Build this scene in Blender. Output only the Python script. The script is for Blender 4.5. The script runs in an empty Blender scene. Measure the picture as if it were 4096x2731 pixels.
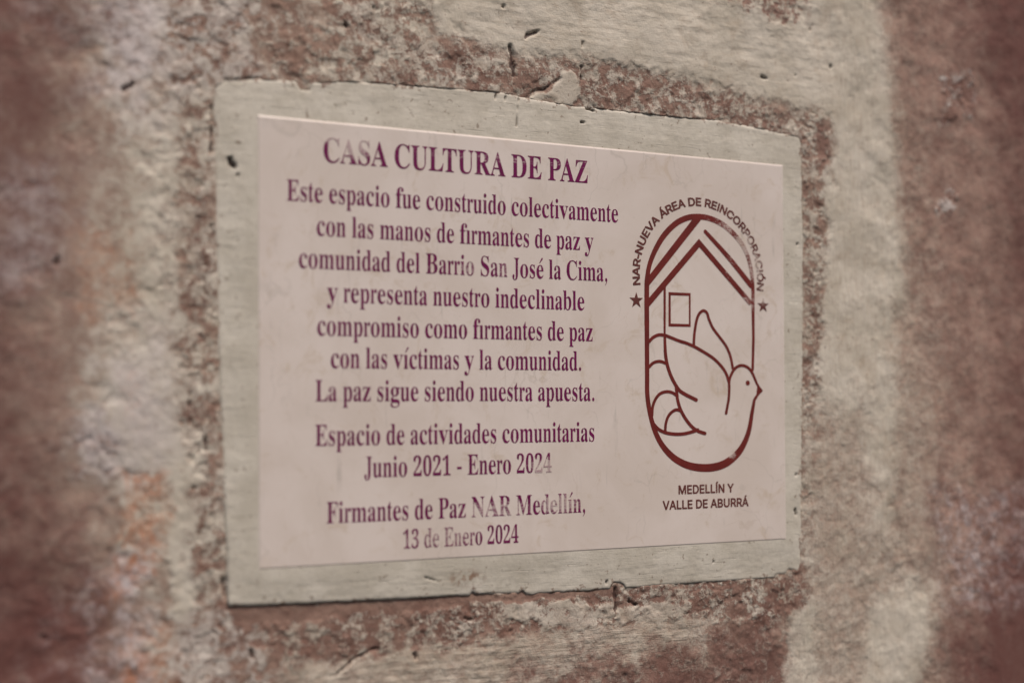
import bpy, bmesh, math
import numpy as np
from mathutils import Vector

# ------------------------------------------------------------------ camera, light, exposure
scene = bpy.context.scene
col = scene.collection
cam_data = bpy.data.cameras.new('camera')
cam_data.lens = 50.0
cam_data.sensor_width = 36.0
cam_data.sensor_fit = 'HORIZONTAL'
cam_data.clip_start = 0.02
cam_data.clip_end = 50.0
camera = bpy.data.objects.new('camera', cam_data)
col.objects.link(camera)
camera.location = [-0.50178, -0.90418, -0.0454]
camera.rotation_euler = [1.618219, 0.00439, -0.481789]
scene.camera = camera
cam_data.dof.use_dof = True
cam_data.dof.aperture_fstop = 2.0
cam_data.dof.aperture_blades = 9

SUN_EL, SUN_AZ = 60.0, 12.0            # azimuth measured from straight in front of the wall towards its right
world = bpy.data.worlds.new('World')
scene.world = world
world.use_nodes = True
wn = world.node_tree
sky = wn.nodes.new('ShaderNodeTexSky')
sky.sky_type = 'NISHITA'
sky.sun_disc = False
sky.sun_elevation = math.radians(SUN_EL)
sky.sun_rotation = math.radians(180.0 - SUN_AZ)
sky.air_density = 1.0
sky.dust_density = 4.0
sky.ozone_density = 1.0
wn.links.new(sky.outputs[0], wn.nodes['Background'].inputs[0])
wn.nodes['Background'].inputs[1].default_value = 0.055

sun_data = bpy.data.lights.new('sun', 'SUN')
sun_data.energy = 2.0
sun_data.angle = math.radians(12)
sun_data.color = (1.0, 0.89, 0.82)
sun = bpy.data.objects.new('sun', sun_data)
col.objects.link(sun)
e, a = math.radians(SUN_EL), math.radians(SUN_AZ)
sun_dir = Vector((math.cos(e) * math.sin(a), -math.cos(e) * math.cos(a), math.sin(e)))
sun.rotation_euler = sun_dir.to_track_quat('Z', 'Y').to_euler()
sun.location = sun_dir * 3

scene.view_settings.view_transform = 'Standard'
scene.view_settings.look = 'None'
scene.view_settings.exposure = 0.60
scene.view_settings.gamma = 1.0

# focus on the plaque between the lettering and the emblem
R = camera.rotation_euler.to_matrix()
focus_pt = Vector((0.060, 0.0, 0.0))
cam_data.dof.focus_distance = abs((R.transposed() @ (focus_pt - camera.location)).z)

# ------------------------------------------------------------------ data (millimetres on the face of the wall)
CORNERS = [(-218.5, 150.1),(218.3, 149.7),(216.7, -150.2),(-216.6, -149.9)]
BORDER = [(-247.8, 156.0),(-247.0, 165.2),(-242.1, 170.3),(-216.5, 174.1),(-190.8, 176.2),(-187.1, 170.7),(-181.6, 170.7),(-180.4, 175.9),(-150.6, 179.8),(-113.8, 181.2),(-37.8, 183.7),(-13.9, 181.6),(21.2, 179.5),(59.8, 179.6),(110.1, 179.6),(150.5, 180.6),(197.0, 177.8),(235.6, 174.1),(238.1, 168.3),(238.7, 100.9),(237.6, 37.4),(234.8, -67.7),(231.7, -168.1),(229.4, -176.3),(219.4, -173.6),(216.3, -176.9),(208.5, -177.1),(203.8, -179.6),(151.8, -179.2),(111.9, -179.1),(66.4, -179.2),(64.5, -176.2),(61.1, -174.4),(56.5, -174.5),(53.5, -179.1),(13.1, -178.8),(-17.0, -178.7),(-20.2, -175.7),(-23.0, -177.4),(-57.3, -175.8),(-60.0, -173.5),(-62.0, -176.1),(-116.3, -175.3),(-171.0, -174.0),(-235.9, -172.2),(-239.2, -103.9),(-242.4, -33.6),(-245.2, 51.2)]
BORDER_MARKS = [([(-236.0, 118.6),(-234.8, 116.4),(-233.0, 114.2)], 1.92),([(35.8, 178.0),(41.8, 176.9)], 0.8),([(31.2, 167.4),(33.5, 167.3)], 0.8),([(-21.5, 180.5),(-22.9, 170.5),(-23.7, 159.6)], 0.29),([(-230.7, 108.6)], 0.64),([(145.9, -163.5)], 0.64),([(5.8, -135.7)], 0.03),([(49.8, -172.8),(50.1, -174.4)], 0.8),([(98.1, -141.4)], 0.64),([(-97.8, -161.0),(-86.2, -164.7)], 0.16),([(227.2, -98.8)], 0.8),([(231.8, 86.4)], 0.8),([(225.9, -126.4),(226.7, -129.9)], 0.8),([(-32.5, 180.1),(-32.9, 176.9)], 0.32),([(-40.6, 180.5),(-40.3, 177.4)], 0.32)]
WALL_LAYERS = [([(-500.7, 316.3),(-316.5, 353.9),(-330.5, 129.3),(-326.9, 20.4),(-312.6, -87.9),(-315.0, -406.2),(-488.5, -372.7)], 90, 25, {'cover': 0.24, 'mott': 0.42, 'soft': 0.45, 'red': 0.6}),([(-334.2, 233.4),(-251.2, 245.3),(-267.9, 174.4),(-292.8, 143.7),(-320.1, 157.8)], 60, 20, {'cover': 0.66, 'mott': 0.95, 'soft': 0.26, 'lav': 0.7}),([(-384.3, 103.3),(-348.7, 111.4),(-342.8, 41.5),(-368.2, 19.2),(-383.4, 34.5)], 30, 16, {'cover': 0.44, 'mott': 0.8, 'soft': 0.35, 'lav': 0.8}),([(-375.5, 206.0),(-352.4, 211.7),(-349.5, 187.5),(-370.1, 182.3)], 22, 12, {'cover': 0.38, 'mott': 0.8, 'soft': 0.35, 'lav': 0.6}),([(-292.9, 152.1),(-264.9, 154.9),(-261.3, 22.4),(-266.3, -75.3),(-288.2, -94.0),(-315.5, -60.8),(-310.6, -6.4),(-303.2, 76.2)], 70, 22, {'cover': 0.74, 'mott': 0.85, 'soft': 0.25}),([(-318.6, -12.0),(-275.2, 5.2),(-271.9, -72.4),(-299.2, -88.3),(-318.1, -60.8)], 50, 18, {'cover': 0.88, 'mott': 0.9, 'soft': 0.22, 'lav': 0.5}),([(-339.3, -49.8),(-315.7, -41.8),(-309.9, -85.3),(-333.6, -92.7)], 22, 14, {'cover': 0.6, 'mott': 1.0, 'soft': 0.22, 'lav': 0.7}),([(-361.0, -170.5),(-290.7, -129.4),(-281.8, -225.0),(-360.2, -243.4)], 30, 14, {'cover': 0.42, 'mott': 0.8, 'soft': 0.3, 'lav': 0.9}),([(-273.3, -61.3),(-252.2, -61.6),(-251.6, -178.3),(-271.1, -185.1),(-275.6, -130.1)], 10, 8, {'cover': 0.86, 'mott': 0.6, 'soft': 0.25}),([(-304.6, -84.0),(-274.5, -84.8),(-273.0, -111.0),(-279.7, -140.9),(-285.0, -162.4),(-308.7, -166.2)], 8, 9, {'cover': 0.6, 'mott': 0.8, 'soft': 0.25, 'rust': 0.95}),([(-301.1, -180.2),(-271.1, -182.4),(-270.7, -239.7),(-308.6, -235.8)], 12, 9, {'cover': 0.55, 'mott': 0.8, 'soft': 0.25, 'rust': 0.7}),([(-335.2, 63.5),(-295.0, 71.2),(-294.5, 10.3),(-326.7, 4.1)], 14, 10, {'rust': 0.4}),([(-307.8, -22.8),(-291.6, -19.9),(-291.3, -50.1),(-304.9, -50.0)], 10, 8, {'rust': 0.35}),([(-279.7, 241.2),(-215.9, 250.3),(-215.0, 173.4),(-247.9, 169.1),(-253.5, 153.1),(-273.4, 151.2),(-282.1, 189.9)], 25, 12, {'cover': 0.62, 'mott': 1.4, 'soft': 0.13, 'lav': 0.3}),([(-265.0, 156.3),(-247.8, 158.0),(-246.6, 51.1),(-243.3, -19.5),(-238.5, -117.9),(-236.2, -173.9),(-255.8, -172.5),(-260.2, -144.7),(-264.9, -61.4),(-272.3, -5.8),(-268.7, 78.2)], 18, 12, {'cover': 0.55, 'mott': 1.4, 'soft': 0.13, 'lav': 0}),([(-220.0, 235.1),(-203.8, 246.1),(-185.4, 224.9),(-172.4, 220.5),(-166.8, 200.3),(-178.5, 176.0),(-215.6, 173.4)], 22, 14, {'cover': 0.36, 'mott': 1.1, 'soft': 0.18}),([(-174.7, 256.2),(-85.2, 268.9),(-95.5, 205.4),(-85.4, 181.0),(-178.5, 176.0),(-168.3, 206.1)], 16, 10, {'cover': 0.56, 'mott': 1.4, 'soft': 0.13}),([(-92.0, 268.0),(266.2, 319.0),(277.6, 196.9),(176.1, 204.8),(36.1, 217.0),(-26.3, 213.2),(-82.0, 222.5)], 20, 12, {'cover': 0.98, 'mott': 0.45, 'soft': 0.28, 'hs': 0.55}),([(-98.8, 211.2),(-68.3, 219.4),(-26.3, 206.8),(36.1, 217.0),(134.4, 207.5),(241.2, 189.9),(240.8, 166.7),(93.7, 175.7),(-8.5, 182.4),(-88.8, 179.8),(-138.2, 178.7)], 22, 14, {'cover': 0.48, 'mott': 1.2, 'soft': 0.13, 'hs': 0, 'vignette_dirt': 0.18}),([(3.2, 190.7),(13.6, 203.1),(26.6, 204.5),(30.3, 191.8),(20.9, 180.1),(-10.3, 182.3)], 7, 6, {'cover': 0.95, 'mott': 0.3, 'soft': 0.2}),([(111.0, 296.9),(254.8, 317.4),(252.4, 262.8),(220.2, 257.2),(176.9, 264.2)], 25, 12, {'cover': 0.5, 'mott': 1.2, 'soft': 0.13, 'red': 0.7}),([(240.3, 188.1),(254.9, 202.0),(271.9, 185.5),(266.8, 109.6),(257.9, 2.6),(249.2, -102.9),(246.8, -186.3),(230.1, -181.8),(237.1, 37.4),(236.4, 171.7)], 11, 9, {'cover': 0.52, 'mott': 1.3, 'soft': 0.13}),([(249.2, 187.1),(269.3, 191.8),(270.6, 163.8),(258.4, 144.9),(252.4, 162.3)], 14, 8, {'cover': 0.28, 'mott': 1.0, 'soft': 0.13, 'red': 0.6}),([(254.8, 317.4),(317.8, 326.4),(330.4, 242.5),(337.9, 150.7),(347.5, 40.7),(342.9, -50.8),(321.5, -158.6),(284.0, -174.4),(269.5, -103.4),(260.2, 2.6),(270.4, 109.9),(275.0, 182.2)], 30, 12, {'cover': 1.1, 'mott': 0.22, 'soft': 0.35, 'vs': 0.8}),([(246.6, -50.3),(300.8, -32.7),(325.8, -176.7),(326.5, -354.6),(227.3, -342.2),(234.4, -189.0)], 44, 14, {'cover': 0.53, 'mott': 0.6, 'soft': 0.42, 'vs': 1}),([(325.9, 40.0),(369.5, 41.3),(393.6, -180.4),(330.3, -187.7)], 44, 12, {'cover': 0.48, 'mott': 0.55, 'soft': 0.42, 'vs': 0.8}),([(362.0, 347.8),(1052.7, 450.2),(987.8, -701.1),(388.3, -577.4),(383.7, -179.9),(377.5, -32.6),(358.1, 77.9),(350.9, 188.8),(331.1, 276.1),(322.9, 342.0)], 120, 26, {'cover': 0.2, 'mott': 0.4, 'soft': 0.4, 'vs': 0.25, 'red': 0.75}),([(389.2, 237.6),(430.4, 249.6),(434.4, 207.7),(393.3, 200.1)], 10, 8, {'cover': 0.36, 'mott': 1.2, 'soft': 0.15, 'lav': 0.5}),([(381.4, 123.9),(396.9, 143.7),(414.6, 141.1),(406.6, 127.3),(386.2, 116.6)], 5, 6, {'cover': 0.44, 'mott': 1.1, 'soft': 0.15, 'lav': 0.5}),([(370.5, -117.1),(494.0, -109.4),(490.3, -231.4),(387.7, -216.7)], 25, 12, {'cover': 0.36, 'mott': 0.8, 'soft': 0.3, 'lav': 0.9}),([(325.3, -198.2),(349.3, -191.7),(373.3, -201.9),(365.2, -233.3),(342.1, -292.4),(335.9, -355.7),(280.4, -348.9),(301.6, -210.8)], 30, 12, {'cover': 0.86, 'mott': 0.45, 'soft': 0.34, 'vs': 0.6}),([(-184.3, -210.3),(14.4, -203.6),(129.1, -202.3),(145.0, -226.6),(89.2, -241.5),(13.6, -315.7),(-213.7, -287.5)], 26, 12, {'cover': 0.6, 'mott': 0.6, 'soft': 0.4, 'hs': 1}),([(-18.0, -233.6),(70.0, -231.8),(145.0, -223.3),(190.9, -208.3),(217.3, -218.7),(216.5, -340.9),(-39.3, -309.1)], 50, 18, {'cover': 0.27, 'mott': 1.0, 'soft': 0.25, 'hs': 0.3, 'red': 0.5, 'vignette_dirt': 0.4}),([(219.0, -198.3),(247.5, -196.7),(249.2, -345.0),(216.5, -340.9)], 14, 8, {'cover': 0.74, 'mott': 0.6, 'soft': 0.28, 'vs': 0.6}),([(-276.6, -182.0),(-234.5, -172.6),(-208.2, -198.4),(-202.0, -288.9),(-270.4, -280.4)], 30, 12, {'cover': 0.58, 'mott': 1.3, 'soft': 0.13, 'lav': 0.3}),([(-236.8, -172.7),(-89.5, -175.0),(51.6, -176.4),(231.6, -174.3),(243.9, -199.9),(212.2, -214.9),(89.6, -204.3),(14.4, -203.6),(-89.6, -210.8),(-184.3, -212.2),(-237.2, -201.6)], 12, 10, {'cover': 0.44, 'mott': 1.3, 'soft': 0.13, 'vignette_dirt': 0.22}),([(-38.7, -182.8),(21.8, -184.7),(51.5, -193.6),(89.7, -193.0),(129.3, -192.4),(113.1, -206.0),(32.7, -203.4),(-38.8, -193.6)], 4, 6, {'cover': 0.72, 'mott': 1.1, 'soft': 0.13}),([(-522.2, 286.8),(-358.7, 317.7),(-361.8, 126.5),(-373.2, 19.0),(-361.6, -112.9),(-346.7, -322.8),(-511.2, -297.8)], 120, 30, {'vignette_dirt': 0.85}),([(-454.4, 273.5),(-313.3, 298.1),(-344.4, 193.6),(-364.5, 137.1),(-451.6, 93.1)], 90, 25, {'vignette_dirt': 0.75}),([(-448.5, -104.3),(-346.1, -134.7),(-325.0, -173.1),(-308.3, -275.7),(-446.1, -258.6)], 90, 25, {'vignette_dirt': 1, 'cover': 0.2}),([(461.8, 433.5),(905.1, 511.0),(855.1, -505.2),(426.9, -440.2),(466.3, -146.6),(488.0, 44.9),(461.5, 237.4)], 120, 30, {'vignette_dirt': 0.8}),([(393.8, 421.7),(905.1, 511.0),(891.6, 236.1),(477.6, 239.0),(431.4, 288.3)], 90, 25, {'vignette_dirt': 0.9}),([(396.7, -254.0),(465.2, -184.3),(871.9, -163.1),(855.1, -505.2),(367.6, -431.2)], 90, 25, {'vignette_dirt': 0.9}),([(-231.6, -170.0),(59.2, -176.6),(59.1, -183.3),(-21.3, -182.5),(-106.0, -182.2),(-202.3, -184.1),(-230.1, -182.7)], 3, 5, {'cover': 0.12, 'mott': 0.9, 'soft': 0.15})]  # the wide darkening layers at edges and corners paint in vignette shade
WALL_MARKS = [([(-28.1, 218.1),(-26.3, 210.0),(-26.7, 203.0)], 1.6),([(-15.5, 226.0),(-10.0, 229.2),(-4.2, 232.2)], 1.44),([(-26.0, 203.7),(-24.9, 196.8)], 1.6),([(-13.9, 181.3),(-7.0, 187.7),(-0.4, 188.7),(7.6, 194.4),(13.9, 198.6)], 1.12),([(32.4, 228.1),(32.4, 224.5)], 0.96),([(32.3, 210.0),(31.5, 200.1)], 1.28),([(248.8, 263.9)], 1.28),([(198.6, 219.4),(203.8, 218.2)], 1.28),([(269.7, 235.2)], 1.28),([(232.4, 224.0)], 1.12),([(58.0, -178.7),(58.7, -187.7),(57.8, -198.9)], 1.6),([(70.5, -189.5),(76.2, -191.5)], 1.6),([(-104.4, -213.5),(-103.4, -216.2)], 1.28),([(-159.6, -221.6),(-149.0, -213.5),(-135.8, -208.8)], 0.96),([(-220.5, -200.5),(-219.3, -205.9)], 1.6),([(-248.3, 154.2),(-248.6, 139.3),(-248.8, 123.6)], 1.28),([(-248.5, 79.4),(-247.9, 70.9)], 0.96),([(-345.2, 48.7),(-346.0, 46.2)], 1.6),([(-305.3, 157.9),(-299.8, 161.2)], 1.44),([(-281.2, 34.3)], 1.6),([(-139.6, -208.5),(-131.7, -207.4)], 0.96),([(153.6, -195.3),(154.8, -198.1)], 0.96),([(-28.4, -206.6)], 0.96),([(-238.9, -154.2),(-237.4, -165.4)], 1.28),([(-260.9, -33.6),(-262.0, -42.0)], 1.28),([(-258.6, -94.9)], 1.28),([(-252.2, -61.6),(-250.5, -70.0)], 1.28),([(-157.3, 220.9),(-154.2, 216.8)], 1.28),([(-33.3, 245.9)], 1.28),([(-135.0, 232.8)], 0.96),([(-66.2, -191.6),(-59.4, -193.3)], 0.96),([(-239.2, 170.9),(-215.6, 174.5)], 0.64),([(-350.7, -183.1),(-348.2, -184.6)], 1.28)]  # includes a painted shadow line beside the border's left edge
EMBLEM = {'outline': [[((86.3, 18.1), 3.86),((86.4, 30.7), 3.86),((86.6, 46.4), 3.86),((87.0, 52.7), 3.7),((89.3, 63.5), 3.54),((94.8, 75.2), 3.86),((102.9, 86.7), 4.18),((113.5, 96.1), 4.18),((124.1, 101.1), 4.18),((133.8, 102.6), 4.18),((144.5, 102.1), 4.02),((156.3, 98.5), 4.02),((167.2, 91.7), 3.86),((176.1, 83.2), 3.54),((182.0, 72.8), 3.22),((185.0, 61.4), 3.06),((186.1, 50.0), 2.9),((186.0, 33.6), 2.74),((186.0, 19.8), 2.41),((186.0, 9.6), 2.35),((185.5, -2.3), 2.35),((184.9, -15.2), 2.24)], [((86.4, 22.8), 3.86),((86.3, 2.0), 3.65),((86.2, -20.9), 3.53),((86.1, -32.3), 3.53),((87.0, -41.5), 3.53),((89.2, -51.8), 3.53),((92.7, -62.1), 3.76),((97.8, -71.3), 4.0),((104.6, -78.9), 4.47),((112.8, -84.8), 4.82),((123.9, -89.3), 5.18),((138.0, -91.2), 5.53),((150.8, -90.2), 5.65),((160.9, -86.6), 5.53),((170.4, -79.8), 5.06),((176.8, -71.3), 4.35),((180.9, -61.9), 3.76),((183.6, -50.0), 3.18),((186.1, -39.3), 2.35)]], 'roof': [[(129.1, 100.3),(128.0, 102.2),(136.6, 102.8),(136.8, 100.0),(88.6, 47.4),(85.3, 47.2),(85.4, 51.7),(89.4, 55.8)], [(134.9, 85.5),(184.4, 39.2),(185.5, 37.0),(182.3, 35.4),(135.3, 79.0),(88.5, 31.5),(85.2, 31.4),(85.2, 35.1),(88.6, 38.3)], [(101.7, 45.0),(103.8, 47.0),(103.2, 8.8),(101.4, 8.7)]], 'beam': [((141.0, 91.4), 2.85),((162.4, 72.7), 3.64),((184.3, 51.1), 4.12)], 'window': [[(106.3, 43.2),(126.6, 43.1),(126.3, 17.1),(106.0, 17.0)], [(108.2, 40.9),(125.0, 41.0),(124.8, 19.2),(108.0, 19.2)]], 'dove': [[((88.4, 5.2), 2.24),((91.2, 7.8), 2.24),((94.3, 9.5), 2.24),((97.6, 10.4), 2.24),((102.2, 10.2), 2.24),((105.6, 9.3), 2.24),((115.3, 6.2), 2.24),((122.3, 4.5), 2.24),((129.3, 2.1), 2.24),((139.1, -2.4), 2.24),((147.6, -7.0), 2.24),((154.7, -12.8), 2.24),((159.3, -18.6), 2.24),((161.5, -24.5), 2.24)], [((129.0, 2.1), 2.12),((129.5, 9.7), 2.12),((130.4, 15.6), 2.12),((132.1, 22.6), 2.12),((134.5, 27.4), 2.12),((138.4, 29.9), 2.12),((141.7, 28.2), 2.12),((143.5, 23.5), 2.12),((147.2, 16.6), 2.12),((153.6, 9.6), 2.12),((159.3, 3.2), 2.12),((162.8, -3.2), 2.12),((164.6, -9.1), 2.12),((165.7, -14.4), 2.12)], [((102.4, 10.1), 2.0),((102.6, 2.3), 2.35),((103.0, -4.7), 2.59),((104.3, -11.6), 2.59),((106.7, -18.5), 2.59),((109.7, -24.2), 2.59),((112.8, -28.8), 2.59),((116.2, -32.3), 2.59),((121.8, -35.2), 2.59),((130.9, -39.0), 2.59)], [((88.2, -14.0), 2.12),((91.0, -11.5), 2.12),((94.4, -10.1), 2.12),((98.5, -9.8), 2.12),((103.7, -11.3), 2.12)], [((112.4, -28.2), 2.47),((113.0, -34.6), 2.47),((114.0, -40.4), 2.47),((116.7, -47.3), 2.47),((121.5, -54.3), 2.47),((127.1, -59.9), 2.47),((132.7, -63.0), 2.47),((138.6, -64.7), 2.47)], [((90.3, -50.6), 2.12),((90.9, -44.3), 2.12),((93.4, -38.6), 2.12),((97.5, -34.4), 2.12),((103.1, -32.7), 2.12),((108.6, -33.3), 2.12),((113.4, -36.0), 2.12)], [((91.2, -56.9), 2.59),((95.9, -61.0), 2.35),((102.0, -63.6), 2.35),((110.3, -64.9), 2.35),((118.6, -64.8), 2.35),((125.6, -63.6), 2.35),((132.0, -61.9), 2.35)], [((102.0, -62.8), 2.12),((102.7, -56.7), 2.12),((104.9, -51.5), 2.12),((108.4, -48.1), 2.12),((112.6, -46.4), 2.12),((117.2, -47.6), 2.12)], [((158.8, -49.3), 2.12),((160.4, -42.8), 2.12),((161.6, -36.9), 2.12),((162.0, -29.8), 2.12),((162.1, -24.5), 2.12),((163.6, -20.4), 2.12),((166.2, -16.2), 2.12),((169.9, -13.2), 2.12),((174.3, -12.0), 2.12),((178.7, -12.9), 2.12),((182.1, -15.0), 2.12),((184.8, -18.4), 2.12),((187.0, -22.6), 2.0),((189.6, -27.4), 1.76),((193.4, -31.7), 1.53)], [((193.7, -31.7), 1.41),((190.2, -34.3), 1.88),((186.7, -38.3), 2.24)]], 'beak': [[(189.3, -27.4),(194.5, -31.9),(187.9, -37.2)]], 'eye': [[(180.0, -25.7), 3.29]], 'stars': [[(77.1, 42.2),(75.62, 37.94),(71.11, 37.85),(74.7, 35.12),(73.4, 30.8),(77.1, 33.38),(80.8, 30.8),(79.5, 35.12),(83.09, 37.85),(78.58, 37.94)], [(195.9, 41.4),(194.51, 37.41),(190.29, 37.32),(193.65, 34.77),(192.43, 30.72),(195.9, 33.14),(199.37, 30.72),(198.15, 34.77),(201.51, 37.32),(197.29, 37.41)]]}
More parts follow.
